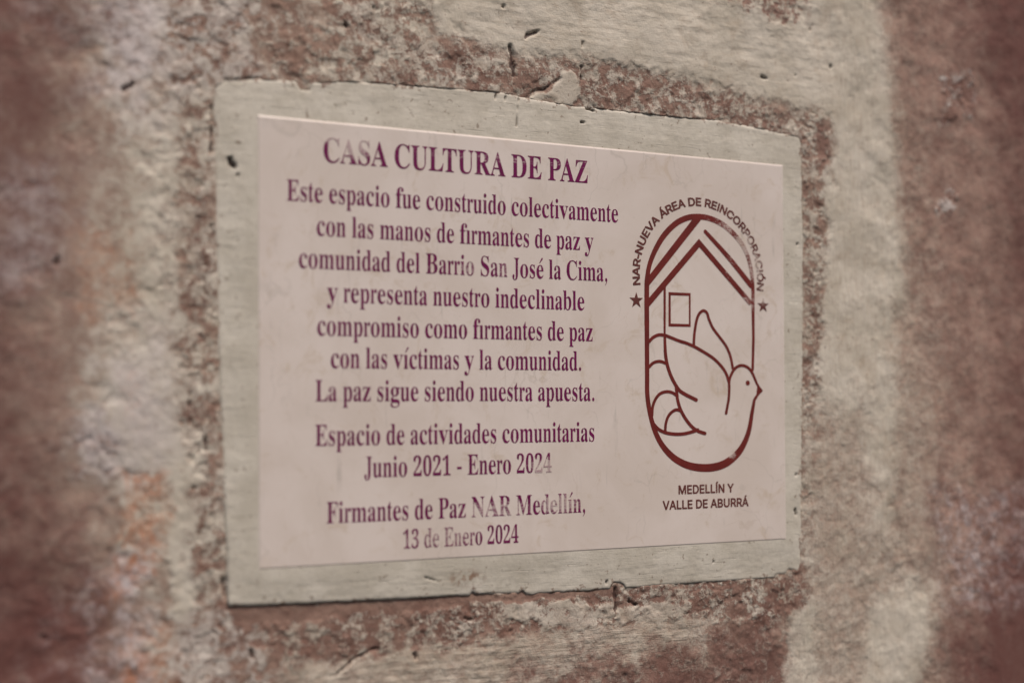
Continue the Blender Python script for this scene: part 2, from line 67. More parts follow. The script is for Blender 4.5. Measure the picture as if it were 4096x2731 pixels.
SERIF = {'a': [344, '255,-10;236,-8;222,-3;211,6;204,19;200,35;168,11;133,-4;95,-9;74,-6;55,0;40,11;29,26;22,43;20,63;25,91;39,115;63,136;98,155;143,173;199,190;199,241;197,258;193,272;187,282;177,290;164,294;148,296;123,293;109,286;104,274;113,257;119,248;122,239;123,231;121,220;117,210;110,202;100,196;90,192;77,191;64,192;54,196;45,203;38,212;34,223;33,236;35,252;40,266;49,278;62,290;77,300;95,308;115,314;137,317;162,318;205,315;239,307;263,292;280,271;290,244;293,210;293,62;295,40;297,37;300,35;304,34;320,42;329,28;306,7;281,-6 151,34;174,41;183,47;191,54;199,63;199,169;170,160;147,147;131,130;121,109;118,84;122,56;133,39'], 'b': [361, '43,-11;43,388;42,407;40,420;37,428;31,434;21,437;8,439;8,455;138,455;138,279;162,301;190,314;221,318;244,316;265,310;284,299;301,284;315,266;326,245;335,221;340,195;342,166;340,133;333,103;323,75;308,51;291,30;270,13;246,0;220,-8;192,-10;162,-6;133,7;105,28;53,-11 183,14;204,18;220,30;232,49;239,77;244,114;245,160;244,197;239,228;231,251;220,267;204,277;184,280;174,279;164,275;155,270;147,262;142,253;138,242;138,69;140,49;145,34;154,23;167,16'], 'c': [294, '156,-10;131,-8;108,-1;87,11;67,26;51,45;38,68;28,93;21,120;19,150;22,181;29,210;40,237;55,260;74,280;96,297;120,309;146,317;175,319;204,317;230,310;250,298;265,283;274,265;277,245;276,233;272,223;266,215;258,209;248,205;236,204;222,206;211,212;203,221;198,234;196,251;197,261;197,271;194,286;185,294;169,297;149,292;133,279;121,257;114,227;112,187;115,142;123,105;137,76;156,55;178,42;204,38;227,42;250,53;271,72;285,60;263,35;240,15;214,1;186,-7'], 'd': [370, '140,-10;117,-8;97,-1;78,10;61,26;47,44;35,66;26,91;21,118;19,147;21,180;27,210;36,237;48,261;63,281;81,297;101,309;123,316;146,318;175,314;201,301;223,280;223,401;222,413;218,423;212,430;203,435;191,438;176,439;176,455;319,455;319,75;320,60;322,49;325,41;330,35;340,30;353,28;353,11;315,8;271,1;223,-10;223,39;201,12;173,-5 171,28;182,30;192,34;202,41;211,51;218,62;223,76;223,242;220,252;214,262;206,270;196,276;186,279;174,281;155,277;141,267;130,250;123,225;119,193;118,153;119,115;123,83;130,58;140,42;153,32'], 'e': [301, '154,-10;129,-8;106,-1;85,10;66,26;50,45;37,69;27,95;21,125;19,157;21,187;28,215;38,240;51,263;68,282;87,298;109,309;132,316;157,318;193,314;224,301;249,280;268,251;279,216;283,173;283,166;117,166;121,121;131,87;147,62;170,47;199,42;225,47;248,62;270,86;285,73;264,43;240,20;214,3;185,-7 116,192;201,192;201,215;201,241;198,261;193,277;186,288;175,295;161,297;145,293;132,282;123,263;118,237;116,203'], 'f': [214, '15,0;15,16;40,22;44,25;47,30;50,35;52,73;52,277;16,277;16,310;52,310;52,353;56,386;67,413;85,436;109,452;139,461;174,465;200,463;222,456;240,446;253,432;261,417;263,400;262,386;258,375;252,367;244,360;235,357;224,355;213,356;203,360;195,365;189,372;186,381;185,391;186,400;188,410;193,420;196,426;197,433;196,438;190,442;180,443;168,442;159,437;153,430;150,419;148,406;148,390;148,310;203,310;203,277;148,277;148,65;149,47;152,34;158,26;167,20;181,17;199,16;199,0'], 'g': [327, '146,-140;106,-138;73,-132;48,-122;29,-108;18,-92;14,-75;20,-54;38,-38;69,-26;44,-10;29,9;24,30;26,46;32,61;42,74;57,86;77,98;102,110;73,124;51,141;35,161;25,185;22,212;24,232;30,251;40,268;53,282;69,295;88,305;109,312;132,317;157,318;183,317;208,312;233,304;317,304;317,268;268,268;281,248;289,226;291,203;290,185;285,167;276,151;264,137;250,125;234,116;215,108;194,104;172,103;157,103;142,104;131,103;121,100;112,94;106,87;102,80;101,71;105,59;119,51;141,49;175,49;208,48;236,45;259,40;277,33;292,24;303,13;310,-1;314,-18;316,-37;311,-67;296,-92;272,-113;239,-128;197,-137 157,124;172,127;183,134;190,146;195,163;198,184;199,211;198,238;195,260;190,276;183,288;172,295;157,297;143,295;132,288;124,276;118,260;115,238;114,211;115,184;118,163;124,146;132,134;143,127 161,-116;198,-114;226,-108;247,-98;259,-84;263,-66;262,-55;257,-47;249,-41;238,-37;223,-35;205,-34;97,-34;84,-45;76,-58;73,-73;76,-84;83,-94;95,-103;111,-111;133,-115'], 'i': [198, '101,362;87,364;75,368;65,376;57,387;52,399;50,412;52,426;57,438;65,449;75,457;87,462;101,463;114,462;126,457;137,449;145,438;150,426;151,412;149,399;145,387;136,376;126,368;114,364 18,0;18,16;30,18;39,21;45,26;49,32;52,43;52,56;52,252;52,267;50,278;47,285;41,289;32,292;20,293;21,310;148,310;148,56;149,43;151,33;154,26;160,21;168,18;180,16;180,0'], 'j': [210, '106,363;93,365;81,370;70,378;62,388;57,400;56,414;57,427;62,439;71,450;81,458;93,463;106,465;120,463;132,458;142,450;151,439;156,427;157,414;156,400;151,389;142,378;132,370;120,365 36,-140;19,-139;4,-136;-11,-131;-24,-124;-35,-115;-44,-105;-50,-94;-54,-82;-56,-70;-55,-58;-51,-48;-45,-40;-36,-34;-26,-30;-15,-29;-3,-30;6,-33;15,-39;21,-46;25,-55;26,-66;25,-73;23,-80;19,-87;11,-103;13,-111;20,-115;31,-117;44,-115;53,-109;58,-100;61,-87;63,-72;64,-54;64,250;63,265;60,277;56,284;48,290;37,293;22,294;22,310;159,310;159,-21;156,-58;145,-87;127,-110;102,-127;72,-137'], 'l': [200, '18,0;18,16;30,18;39,21;45,26;49,32;52,43;52,56;52,398;52,411;50,421;47,429;42,434;33,438;20,439;20,455;148,455;148,56;149,43;151,33;154,26;160,21;168,18;180,16;180,0'], 'm': [554, '18,0;18,16;30,17;39,21;45,26;49,33;52,43;52,56;52,253;52,266;49,276;46,284;40,289;31,293;19,294;19,310;146,310;146,265;173,294;204,312;237,318;262,316;283,309;300,298;312,282;320,261;348,293;381,312;418,318;449,314;473,301;490,280;500,250;504,212;504,56;504,43;507,33;510,26;516,21;524,17;536,16;536,0;377,0;377,16;389,18;397,21;403,26;407,34;409,44;410,56;410,217;409,234;407,247;404,258;398,265;389,270;377,271;358,268;341,256;324,237;324,56;325,44;327,34;331,26;336,21;345,18;356,16;356,0;199,0;199,16;211,18;219,21;225,26;229,34;231,44;232,56;232,217;231,233;229,247;226,258;220,265;211,270;199,271;180,267;162,255;146,235;146,56;147,44;149,34;152,27;158,21;166,18;177,16;177,0'], 'n': [381, '18,0;18,16;30,17;39,21;45,26;49,33;52,43;52,56;52,253;52,266;49,276;46,284;40,289;31,293;19,294;19,310;148,310;148,267;175,296;207,313;243,318;275,314;299,301;316,280;327,250;330,212;330,56;331,43;333,33;337,26;343,21;352,17;363,16;363,0;202,0;202,16;207,16;223,21;232,34;235,56;235,217;234,234;232,247;229,258;223,265;215,270;203,271;183,267;164,255;148,235;148,56;148,43;151,33;154,26;160,21;168,17;180,16;180,0'], 'o': [336, '169,-10;140,-8;114,-1;90,11;69,27;52,47;38,70;27,96;21,124;19,154;21,184;27,213;38,239;52,262;69,281;90,297;114,309;140,316;168,318;196,316;222,309;245,298;266,282;283,263;298,240;308,214;315,185;317,154;315,123;308,94;298,69;284,46;266,26;245,11;222,-1;197,-8 169,11;186,14;199,24;209,39;212,50;215,64;217,81;220,154;218,206;214,245;208,271;198,286;185,296;169,299;151,296;138,286;128,271;122,245;118,206;117,154;120,82;122,64;125,50;128,39;138,24;152,14'], 'p': [371, '17,-139;17,-124;27,-123;34,-120;40,-117;45,-113;48,-107;50,-101;52,-64;52,243;52,261;50,275;46,283;41,288;32,292;19,295;19,310;143,310;143,263;156,283;172,299;189,310;209,317;230,319;253,317;274,310;293,298;309,283;323,264;335,241;343,216;348,189;350,160;348,128;343,99;334,72;323,48;308,28;291,12;272,0;250,-8;227,-10;196,-5;170,9;148,32;148,-58;152,-99;155,-107;160,-113;167,-118;197,-123;197,-139 195,28;214,32;229,42;239,59;247,84;251,116;253,154;251,192;247,223;241,248;232,265;218,275;199,278;179,273;162,259;148,235;148,69;160,46;176,33'], 'r': [287, '18,0;18,16;30,18;39,21;45,26;49,32;52,43;52,56;52,252;52,267;50,278;46,285;41,289;32,292;20,293;21,310;146,310;146,252;158,272;172,288;187,301;203,311;218,316;233,318;250,317;264,312;275,304;283,293;288,281;289,266;288,254;284,243;278,234;270,228;260,224;248,222;237,223;229,226;222,231;207,250;202,255;196,259;189,260;179,258;171,252;162,241;155,228;151,211;149,192;149,56;150,42;153,32;159,25;167,21;180,18;197,16;197,0'], 's': [288, '151,-10;132,-8;110,-3;87,6;73,9;64,7;56,1;51,-9;36,-9;36,105;53,105;61,79;72,57;87,39;103,26;121,17;140,15;156,16;168,20;179,27;186,35;191,46;192,58;188,76;176,92;156,105;107,130;85,142;68,155;54,169;45,185;39,202;37,220;40,247;49,270;65,291;86,306;111,316;141,319;166,316;199,308;206,306;213,305;220,306;226,311;230,319;244,319;244,222;228,222;220,244;209,262;196,277;182,288;166,294;149,296;136,295;125,292;116,286;110,278;106,269;105,259;106,249;109,240;115,232;123,225;134,218;146,212;191,189;212,178;229,165;241,151;250,136;255,117;257,95;254,65;244,39;228,18;206,2;181,-7'], 't': [228, '124,-9;99,-7;80,-1;66,10;56,26;50,46;48,71;48,279;20,279;20,300;88,369;105,389;118,407;129,424;144,424;144,310;208,310;208,279;144,279;144,82;145,69;147,59;149,51;154,45;160,41;168,40;183,44;195,56;206,75;222,66;208,39;192,18;172,3;149,-6'], 'u': [375, '131,-10;103,-7;81,2;65,17;54,38;48,65;46,97;46,248;45,262;43,274;39,282;33,289;24,293;11,294;11,310;142,310;142,74;143,63;146,54;151,46;158,40;166,37;177,36;196,39;213,49;228,66;228,248;228,263;225,275;221,283;214,289;204,293;189,294;189,310;324,310;324,70;325,56;327,46;331,39;338,34;347,31;360,30;360,13;321,10;277,3;228,-10;228,40;216,26;202,13;186,3;169,-4;150,-9'], 'v': [306, '142,-10;38,248;22,281;16,288;8,292;-3,293;-3,310;164,310;164,294;156,294;141,292;132,286;129,276;130,268;185,122;236,253;241,272;237,284;224,292;203,294;203,310;305,310;305,295;294,291;284,286;278,279;260,243;160,-10'], 'y': [300, '52,-140;36,-139;22,-133;10,-125;1,-113;-5,-100;-7,-84;-5,-73;-2,-62;5,-53;13,-46;24,-41;36,-40;46,-41;56,-44;64,-49;70,-57;73,-65;75,-76;74,-81;74,-87;75,-94;79,-97;86,-99;94,-96;104,-88;114,-74;129,-44;140,-5;36,251;25,275;15,287;11,291;4,293;-3,293;-5,310;162,310;162,293;136,289;132,286;129,281;128,275;130,267;133,257;185,119;230,241;236,260;238,274;237,281;234,286;229,289;203,293;203,310;300,310;300,293;291,292;283,288;277,281;259,242;162,-24;151,-53;140,-77;129,-96;118,-111;107,-122;95,-131;83,-136;68,-139'], 'z': [293, '13,0;13,14;168,287;128,287;106,286;87,280;72,272;61,258;51,240;44,216;26,216;32,310;275,310;275,291;126,25;152,25;181,27;205,33;223,44;237,59;249,80;260,107;276,107;268,0'], 'A': [436, '-9,0;-9,18;4,19;14,24;24,30;32,41;41,55;49,75;206,466;224,465;384,87;411,34;420,25;430,20;443,18;443,0;229,0;229,18;259,21;277,30;283,46;273,81;253,132;103,132;79,71;76,59;75,48;80,32;96,21;124,18;128,18;128,0 113,161;242,161;177,319'], 'B': [443, '16,0;16,17;36,20;52,25;62,32;69,44;73,60;75,82;75,369;74,386;72,401;69,412;65,421;59,428;51,433;41,436;30,438;15,439;15,455;220,455;284,451;333,439;368,418;389,388;396,351;392,320;379,294;357,274;326,258;287,247;334,235;371,217;397,194;413,165;418,132;413,93;397,61;371,35;335,15;291,4;238,0 182,252;188,252;220,254;245,261;263,272;275,290;282,314;285,345;283,373;278,395;269,412;257,424;239,431;216,434;203,433;193,430;188,425;185,417;183,406;182,391 222,24;248,27;268,35;283,49;293,69;299,95;301,128;298,162;290,188;277,208;258,221;231,228;197,231;182,231;182,65;183,51;186,41;190,33;198,28;208,25'], 'C': [468, '257,-11;213,-7;174,3;137,20;105,43;78,71;56,104;39,142;29,184;26,228;30,273;39,314;56,351;79,384;106,412;139,435;176,452;216,462;259,465;292,463;328,454;367,440;388,435;402,439;413,449;419,465;437,465;437,308;420,308;403,347;381,380;356,407;328,427;298,439;265,443;222,435;187,409;163,365;149,304;144,226;149,153;165,97;192,56;230,32;278,24;305,26;331,33;358,45;383,61;407,81;428,106;447,89;418,53;384,25;345,5;303,-7'], 'D': [496, '20,0;20,17;39,19;53,23;63,30;69,39;73,54;74,75;74,374;72,397;68,415;61,426;50,433;35,437;15,439;15,455;222,455;268,453;309,446;346,434;378,418;405,396;428,371;445,341;458,307;466,269;468,228;459,146;430,82;382,36;315,9;228,0 222,24;247,26;269,32;289,42;305,57;319,75;337,115;347,166;351,229;345,303;330,360;305,401;269,425;223,433;208,432;197,429;190,423;185,415;183,402;182,385;182,72;183,55;185,42;190,34;197,29;208,25'], 'E': [442, '14,0;14,17;35,18;51,22;62,30;70,41;74,57;75,78;75,369;74,394;69,413;62,425;51,433;36,437;16,439;16,455;399,455;399,320;383,320;375,357;361,386;340,406;312,420;276,428;232,430;200,428;194,426;189,422;186,417;183,388;183,246;193,246;221,248;243,256;259,269;272,288;281,313;288,345;304,345;304,118;287,118;284,143;280,164;273,181;264,195;254,206;241,213;225,218;207,221;185,222;183,67;184,53;187,42;192,35;201,31;213,28;230,28;261,29;289,32;313,39;335,48;354,60;371,75;386,94;399,116;411,143;430,143;402,0'], 'F': [404, '15,0;15,17;36,20;52,26;62,34;69,45;73,62;75,84;75,375;73,396;69,412;61,423;50,430;35,435;14,439;14,455;394,455;394,320;377,320;372,345;365,367;355,385;343,400;328,412;310,420;288,426;261,430;230,431;200,429;194,428;189,425;186,421;182,398;182,247;190,247;217,250;239,257;256,270;269,289;278,314;284,347;302,347;302,118;285,118;279,154;269,181;257,200;239,213;217,221;189,224;182,224;182,81;183,66;185,53;188,43;193,34;200,28;210,24;222,20;238,18;257,17;257,0'], 'J': [330, '109,-65;88,-64;69,-60;51,-54;36,-45;22,-35;11,-22;3,-8;-2,7;-3,23;-2,38;3,50;11,61;21,68;32,73;44,75;58,73;69,69;79,62;87,52;91,41;93,28;92,18;89,8;85,-1;77,-19;80,-31;89,-38;105,-40;120,-39;131,-33;139,-25;144,-13;147,3;148,21;148,367;147,384;145,398;142,409;138,418;131,425;122,430;111,434;97,437;79,439;79,455;314,455;314,439;299,437;287,434;277,431;269,426;263,419;260,411;255,367;255,89;249,33;232,-10;202,-41;162,-59'], 'L': [426, '15,0;15,17;36,20;52,24;62,32;69,43;73,59;75,81;75,379;73,399;69,414;62,425;51,432;36,436;16,439;16,455;250,455;250,439;233,438;219,436;208,434;199,430;193,424;188,416;185,407;183,394;182,379;182,83;185,47;188,40;193,35;200,31;234,28;264,29;291,33;315,40;335,49;354,63;370,80;384,100;397,125;409,154;427,154;402,0'], 'M': [634, '14,0;14,17;34,20;50,24;61,32;69,43;74,58;75,79;75,382;75,396;73,407;71,416;66,423;61,428;53,432;15,439;15,455;185,455;317,142;449,455;617,455;617,439;598,436;583,430;573,423;566,412;561,397;560,378;560,85;561,68;562,54;565,43;569,34;574,28;582,23;591,20;602,18;617,17;617,0;396,0;396,17;433,25;440,29;446,36;450,44;453,54;454,68;455,83;455,399;288,0;270,0;105,389;105,80;107,57;112,41;120,30;131,23;148,19;169,17;169,0'], 'N': [494, '403,-11;107,350;107,79;108,57;112,42;119,31;129,24;145,20;167,17;167,0;18,0;18,17;33,18;45,20;54,23;61,27;67,33;71,41;74,51;75,64;76,79;76,388;36,433;18,439;18,455;156,455;391,169;391,377;390,392;389,404;386,414;382,421;376,427;369,431;331,439;331,455;480,455;480,439;459,436;443,432;433,425;427,414;423,398;422,377;422,-11'], 'P': [418, '15,0;15,17;36,20;52,24;62,32;69,43;73,59;75,81;75,379;73,398;69,413;62,424;51,431;36,436;16,439;16,455;214,455;265,454;306,449;336,440;357,429;375,415;390,398;400,378;407,356;409,332;404,296;390,266;367,240;334,221;292,209;242,206;182,206;182,81;183,59;187,43;194,32;205,24;221,20;242,17;242,0 182,230;201,230;231,232;255,240;272,253;283,271;290,297;292,329;290,361;285,387;275,406;261,420;241,428;216,431;204,430;195,428;189,424;185,418;183,409;182,398'], 'R': [473, '15,0;15,17;36,20;52,24;62,32;69,43;73,59;75,81;75,379;73,398;69,413;62,424;51,431;36,436;16,439;16,455;217,455;278,452;329,442;367,426;395,403;412,372;417,334;413,303;401,277;380,255;352,237;315,224;432,50;452,26;459,21;468,18;478,17;480,0;338,0;201,212;182,212;182,81;183,59;187,43;194,32;205,24;221,20;242,17;242,0 182,234;203,234;235,236;261,245;280,258;293,278;301,304;304,336;300,370;291,397;275,416;253,427;224,431;209,430;197,427;190,422;185,414;183,402;182,385'], 'S': [390, '43,-11;43,158;62,158;75,113;91,77;111,50;136,30;164,19;197,15;220,17;241,24;257,36;269,51;276,69;279,89;273,117;255,140;225,160;163,191;127,210;99,231;77,253;62,276;53,302;50,332;52,358;57,381;67,403;80,421;96,437;115,449;136,459;160,464;185,466;229,461;282,448;291,446;300,445;310,447;317,454;320,466;339,466;339,319;322,319;315,343;305,365;293,385;280,402;265,417;248,429;231,438;213,443;194,445;173,443;155,437;140,426;128,413;122,398;120,380;121,364;127,349;137,336;151,325;168,314;189,303;253,273;279,260;300,247;317,233;331,219;342,204;350,188;355,171;358,153;359,133;357,106;350,80;339,58;323,38;304,21;281,8;254,-2;225,-8;192,-10;158,-8;126,1;98,9;85,12;78,12;73,10;69,7;61,-11'], 'T': [423, '92,0;92,17;114,19;130,23;142,31;150,42;154,59;156,81;156,433;149,433;116,430;88,420;65,403;47,380;35,352;29,318;11,318;11,455;410,455;410,317;394,317;385,359;368,391;343,415;310,429;269,433;263,433;263,81;265,58;269,41;276,30;288,23;305,19;328,17;328,0'], 'U': [492, '248,-13;192,-8;147,6;114,29;91,61;78,103;73,155;73,379;72,398;68,413;61,424;50,431;35,436;15,439;15,455;240,455;240,439;202,432;195,428;189,422;185,415;181,379;181,140;183,104;191,74;203,51;221,35;245,25;275,22;317,28;350,44;373,71;388,110;392,159;392,378;391,398;387,413;379,423;368,431;351,436;328,439;328,455;474,455;474,439;456,435;442,429;433,421;427,411;424,396;422,378;422,181;418,118;403,69;380,32;346,7;302,-8'], 'Z': [442, '20,0;20,11;276,430;214,430;186,429;162,425;141,420;123,412;108,401;94,386;82,367;71,344;61,316;44,316;57,455;406,455;406,443;153,29;239,29;282,32;319,43;349,61;374,87;393,121;407,164;424,164;407,0'], '0': [375, '188,-7;150,-3;118,7;91,24;69,48;51,76;39,111;30,150;25,193;23,241;25,289;30,332;39,371;51,405;69,433;91,456;118,473;150,483;189,486;225,483;257,473;283,456;305,433;322,405;336,370;345,331;351,288;353,240;351,193;345,150;336,110;322,76;305,47;283,24;256,7;225,-3 188,37;210,43;227,61;237,91;243,131;247,181;248,240;247,300;243,349;237,390;227,419;211,437;189,443;166,437;150,419;139,390;132,349;128,300;127,240;128,181;132,131;139,91;150,61;166,43'], '1': [375, '65,0;65,36;120,36;131,37;139,40;146,45;150,53;153,64;154,79;154,416;108,365;94,355;81,348;67,346;57,347;48,352;40,359;33,369;29,381;28,396;74,412;91,420;111,432;132,447;179,482;254,482;254,79;255,66;257,56;261,47;267,41;276,37;288,36;343,36;343,0'], '2': [375, '24,0;24,69;123,171;148,198;170,223;187,245;200,266;210,287;218,307;222,327;225,349;226,371;225,395;220,413;212,427;202,437;189,443;174,445;153,442;137,432;126,416;118,393;114,364;112,329;88,331;68,336;50,344;37,357;29,374;26,396;28,411;34,426;43,441;55,454;72,465;92,474;116,481;143,485;174,486;220,483;258,473;288,456;310,434;323,407;328,375;327,359;324,344;319,329;313,314;303,298;291,281;238,220;154,138;87,74;244,74;257,75;269,79;279,86;288,95;295,107;300,120;305,141;345,141;341,0'], '3': [375, '163,-7;132,-5;104,-2;81,5;62,13;46,23;34,35;26,47;20,60;19,74;21,90;26,103;36,113;48,120;61,125;76,126;78,100;86,79;99,62;116,50;135,43;158,40;173,41;187,44;199,49;211,56;221,66;230,79;236,95;240,115;241,139;238,163;229,184;214,202;194,216;168,224;137,227;95,227;95,269;140,269;166,272;188,281;204,296;216,316;223,340;225,367;223,390;219,409;211,424;200,436;186,443;169,445;154,444;142,439;133,430;125,419;120,406;116,391;111,341;86,343;64,348;47,356;34,367;27,382;24,401;28,423;41,444;62,461;91,475;128,483;173,486;217,483;255,474;286,458;309,436;323,409;328,377;324,348;315,323;298,301;277,283;253,267;225,256;243,252;261,246;279,238;297,228;312,216;326,201;336,184;342,163;345,138;343,112;338,90;329,70;318,52;304,37;288,25;271,15;251,7;230,1;209,-3;186,-6'], '4': [375, '121,0;121,36;140,36;154,37;167,39;179,44;188,52;193,65;195,84;195,125;9,125;9,166;199,480;293,480;293,169;363,169;363,125;293,125;293,84;295,65;300,52;309,44;320,39;333,37;348,36;357,36;357,0 56,169;195,169;195,287;196,351;199,416;189,394;174,366;158,338;146,319']}
SANS = {'N': [523, '60,0;60,509;136,509;343,183;363,151;388,107;414,55;405,54;401,108;399,157;399,195;399,509;463,509;463,0;387,0;202,290;177,331;148,381;108,452;119,454;122,384;124,328;125,291;125,0'], 'A': [480, '16,0;201,509;276,509;463,0;395,0;287,302;264,372;232,478;245,478;213,371;191,302;85,0 110,142;110,199;370,199;370,142'], 'R': [449, '60,0;60,509;236,509;273,506;305,500;333,489;356,473;376,455;390,433;401,408;407,381;409,352;407,323;401,296;390,271;376,250;356,232;333,217;305,206;273,200;236,198;96,198;96,255;234,255;258,256;280,260;298,267;313,276;325,287;334,300;340,316;344,333;345,352;344,371;340,389;334,405;325,419;313,430;298,440;279,446;258,451;233,452;125,452;125,0 353,0;230,229;303,229;428,0'], 'U': [517, '259,-8;220,-6;186,2;154,15;126,33;103,55;85,80;71,108;63,140;60,173;60,509;124,509;124,178;126,155;132,133;141,113;153,95;169,80;187,68;208,59;232,53;259,52;285,53;309,59;331,68;349,80;364,95;377,113;385,133;391,155;393,178;393,509;457,509;457,173;454,140;446,108;433,80;414,55;391,33;363,15;332,2;297,-6'], 'E': [419, '60,0;60,509;372,509;372,452;125,452;125,286;355,286;355,229;125,229;125,57;375,57;375,0'], 'V': [480, '204,0;16,509;84,509;192,206;215,137;248,31;235,31;267,138;290,206;395,509;463,509;278,0'], 'D': [502, '219,0;96,0;96,57;215,57;254,60;288,68;318,81;343,99;363,122;379,149;390,181;397,216;399,255;397,294;390,329;379,361;364,388;344,410;320,428;291,441;258,449;221,452;93,452;93,509;225,509;273,505;315,495;353,478;385,455;412,426;433,391;449,351;458,306;462,255;458,205;449,159;433,119;411,83;384,54;351,31;312,14;268,3 125,509;125,0;60,0;60,509'], 'C': [510, '267,-7;225,-3;186,7;150,25;119,49;92,79;70,115;53,157;44,203;40,254;44,305;53,352;70,393;92,429;119,459;150,484;186,501;225,512;267,516;293,514;317,511;340,504;362,496;383,485;402,471;419,456;435,438;448,418;459,397;467,373;473,348;408,348;404,365;397,380;389,395;380,407;369,418;357,428;344,437;330,444;315,449;300,453;284,455;267,456;237,453;209,445;184,432;161,414;141,391;125,364;113,332;106,295;103,254;106,213;113,177;125,145;141,117;161,94;184,76;210,63;237,56;267,53;284,54;300,56;315,60;330,65;344,72;357,81;369,90;380,102;389,114;397,128;404,144;408,160;473,160;467,135;459,112;448,91;435,71;420,53;402,38;383,24;363,13;341,5;317,-2;293,-6'], 'O': [533, '267,-7;225,-3;186,7;150,25;119,49;92,79;70,115;53,157;44,203;40,254;44,305;53,352;70,393;92,429;119,459;150,484;186,501;225,512;267,516;309,512;348,501;384,484;415,459;442,429;464,393;480,352;490,305;493,254;490,203;480,157;464,115;442,79;415,49;384,25;348,7;309,-3 267,53;296,55;324,63;349,76;372,94;392,116;408,144;420,176;428,213;430,254;428,295;420,332;408,365;392,392;372,415;349,433;324,446;296,453;267,456;237,453;210,445;184,433;161,415;142,392;125,364;113,332;106,295;103,254;106,213;113,176;125,144;142,117;161,94;184,76;210,63;237,55'], 'P': [444, '60,0;60,509;235,509;272,506;305,499;332,487;356,471;375,452;390,430;400,404;407,377;409,348;407,318;400,291;390,265;375,243;356,223;332,207;305,195;272,188;235,186;109,186;109,242;233,242;257,244;279,248;297,256;312,266;324,279;333,294;339,310;343,328;344,348;343,367;339,385;333,402;324,416;312,428;297,439;279,446;257,451;232,452;125,452;125,0'], 'M': [628, '60,0;60,509;152,509;277,187;287,159;299,123;311,84;322,49;307,49;318,83;330,121;342,158;352,187;476,509;568,509;568,0;504,0;504,291;504,327;505,369;506,413;507,457;513,457;498,409;482,363;467,322;456,291;342,0;286,0;170,291;159,321;145,361;129,408;112,457;119,457;120,416;121,372;122,328;122,291;122,0'], 'L': [393, '60,0;60,509;125,509;125,57;361,57;361,0'], 'Y': [472, '203,0;203,208;16,509;91,509;192,344;222,292;250,230;224,230;251,293;280,344;381,509;455,509;268,208;268,0'], 'B': [456, '60,0;60,509;241,509;274,507;304,501;329,491;350,477;367,461;381,442;390,421;396,398;398,374;397,353;393,336;387,320;378,307;368,295;356,286;343,278;329,272;315,267;315,262;331,260;347,254;363,245;378,234;391,220;402,203;411,184;416,161;418,136;416,111;410,88;400,67;386,48;368,31;344,18;317,8;284,2;247,0 125,57;245,57;281,60;309,67;330,80;344,96;353,115;355,137;354,153;350,169;342,184;333,197;320,209;306,218;289,225;269,229;248,231;125,231 125,285;238,285;256,287;273,290;288,296;302,304;314,314;323,326;330,340;335,355;336,372;333,393;326,412;313,429;294,442;270,449;240,452;125,452']}

# ------------------------------------------------------------------ numpy noise and distance helpers
rng = np.random.default_rng(7)
LAT = rng.random((256, 256)).astype(np.float32)

def vnoise(x, z):
    xi = np.floor(x).astype(np.int64); zi = np.floor(z).astype(np.int64)
    fx = (x - xi).astype(np.float32); fz = (z - zi).astype(np.float32)
    fx = fx * fx * fx * (fx * (fx * 6 - 15) + 10); fz = fz * fz * fz * (fz * (fz * 6 - 15) + 10)
    x0, x1, z0, z1 = xi & 255, (xi + 1) & 255, zi & 255, (zi + 1) & 255
    a = LAT[x0, z0] * (1 - fx) + LAT[x1, z0] * fx
    b = LAT[x0, z1] * (1 - fx) + LAT[x1, z1] * fx
    return a * (1 - fz) + b * fz

def fbm(x, z, size, octaves=4, gain=0.5, seed=0):
    """size = feature size in mm; roughly 0..1"""
    out = np.zeros_like(x, dtype=np.float32); amp = 1.0; tot = 0.0
    s = 1.0 / size
    for o in range(octaves):
        c, sn = math.cos(o * 1.1 + seed), math.sin(o * 1.1 + seed)
        out += amp * vnoise((x * c - z * sn) * s + 17.3 * seed + 5.1 * o, (x * sn + z * c) * s + 9.7 * seed + 3.3 * o)
        tot += amp; amp *= gain; s *= 2.03
    return out / tot

def smooth(a, b, v):
    t = np.clip((v - a) / (b - a), 0, 1)
    return t * t * (3 - 2 * t)

def sd_poly(x, z, poly):
    """signed distance, negative inside"""
    d = np.full(x.shape, 1e9, np.float32); inside = np.zeros(x.shape, bool)
    n = len(poly)
    for i in range(n):
        ax, az = poly[i]; bx, bz = poly[(i + 1) % n]
        ex, ez = bx - ax, bz - az
        t = np.clip(((x - ax) * ex + (z - az) * ez) / (ex * ex + ez * ez + 1e-9), 0, 1)
        d = np.minimum(d, np.hypot(x - ax - t * ex, z - az - t * ez))
        if abs(ez) > 1e-9:
            hit = ((az > z) != (bz > z)) & (x < (z - az) * ex / ez + ax)
            inside ^= hit
    return np.where(inside, -d, d)

def sd_line(x, z, pts):
    d = np.full(x.shape, 1e9, np.float32)
    if len(pts) == 1: pts = pts + pts
    for (ax, az), (bx, bz) in zip(pts, pts[1:]):
        ex, ez = bx - ax, bz - az
        t = np.clip(((x - ax) * ex + (z - az) * ez) / (ex * ex + ez * ez + 1e-9), 0, 1)
        d = np.minimum(d, np.hypot(x - ax - t * ex, z - az - t * ez))
    return d

# ------------------------------------------------------------------ object helpers
def link(name, mesh, material, parent=None):
    o = bpy.data.objects.new(name, mesh)
    col.objects.link(o)
    if material: mesh.materials.append(material)
    if parent: o.parent = parent
    return o

def tag(o, label, category=None, group=None, kind=None):
    o['label'] = label
    if category: o['category'] = category
    if group: o['group'] = group
    if kind: o['kind'] = kind
    return o

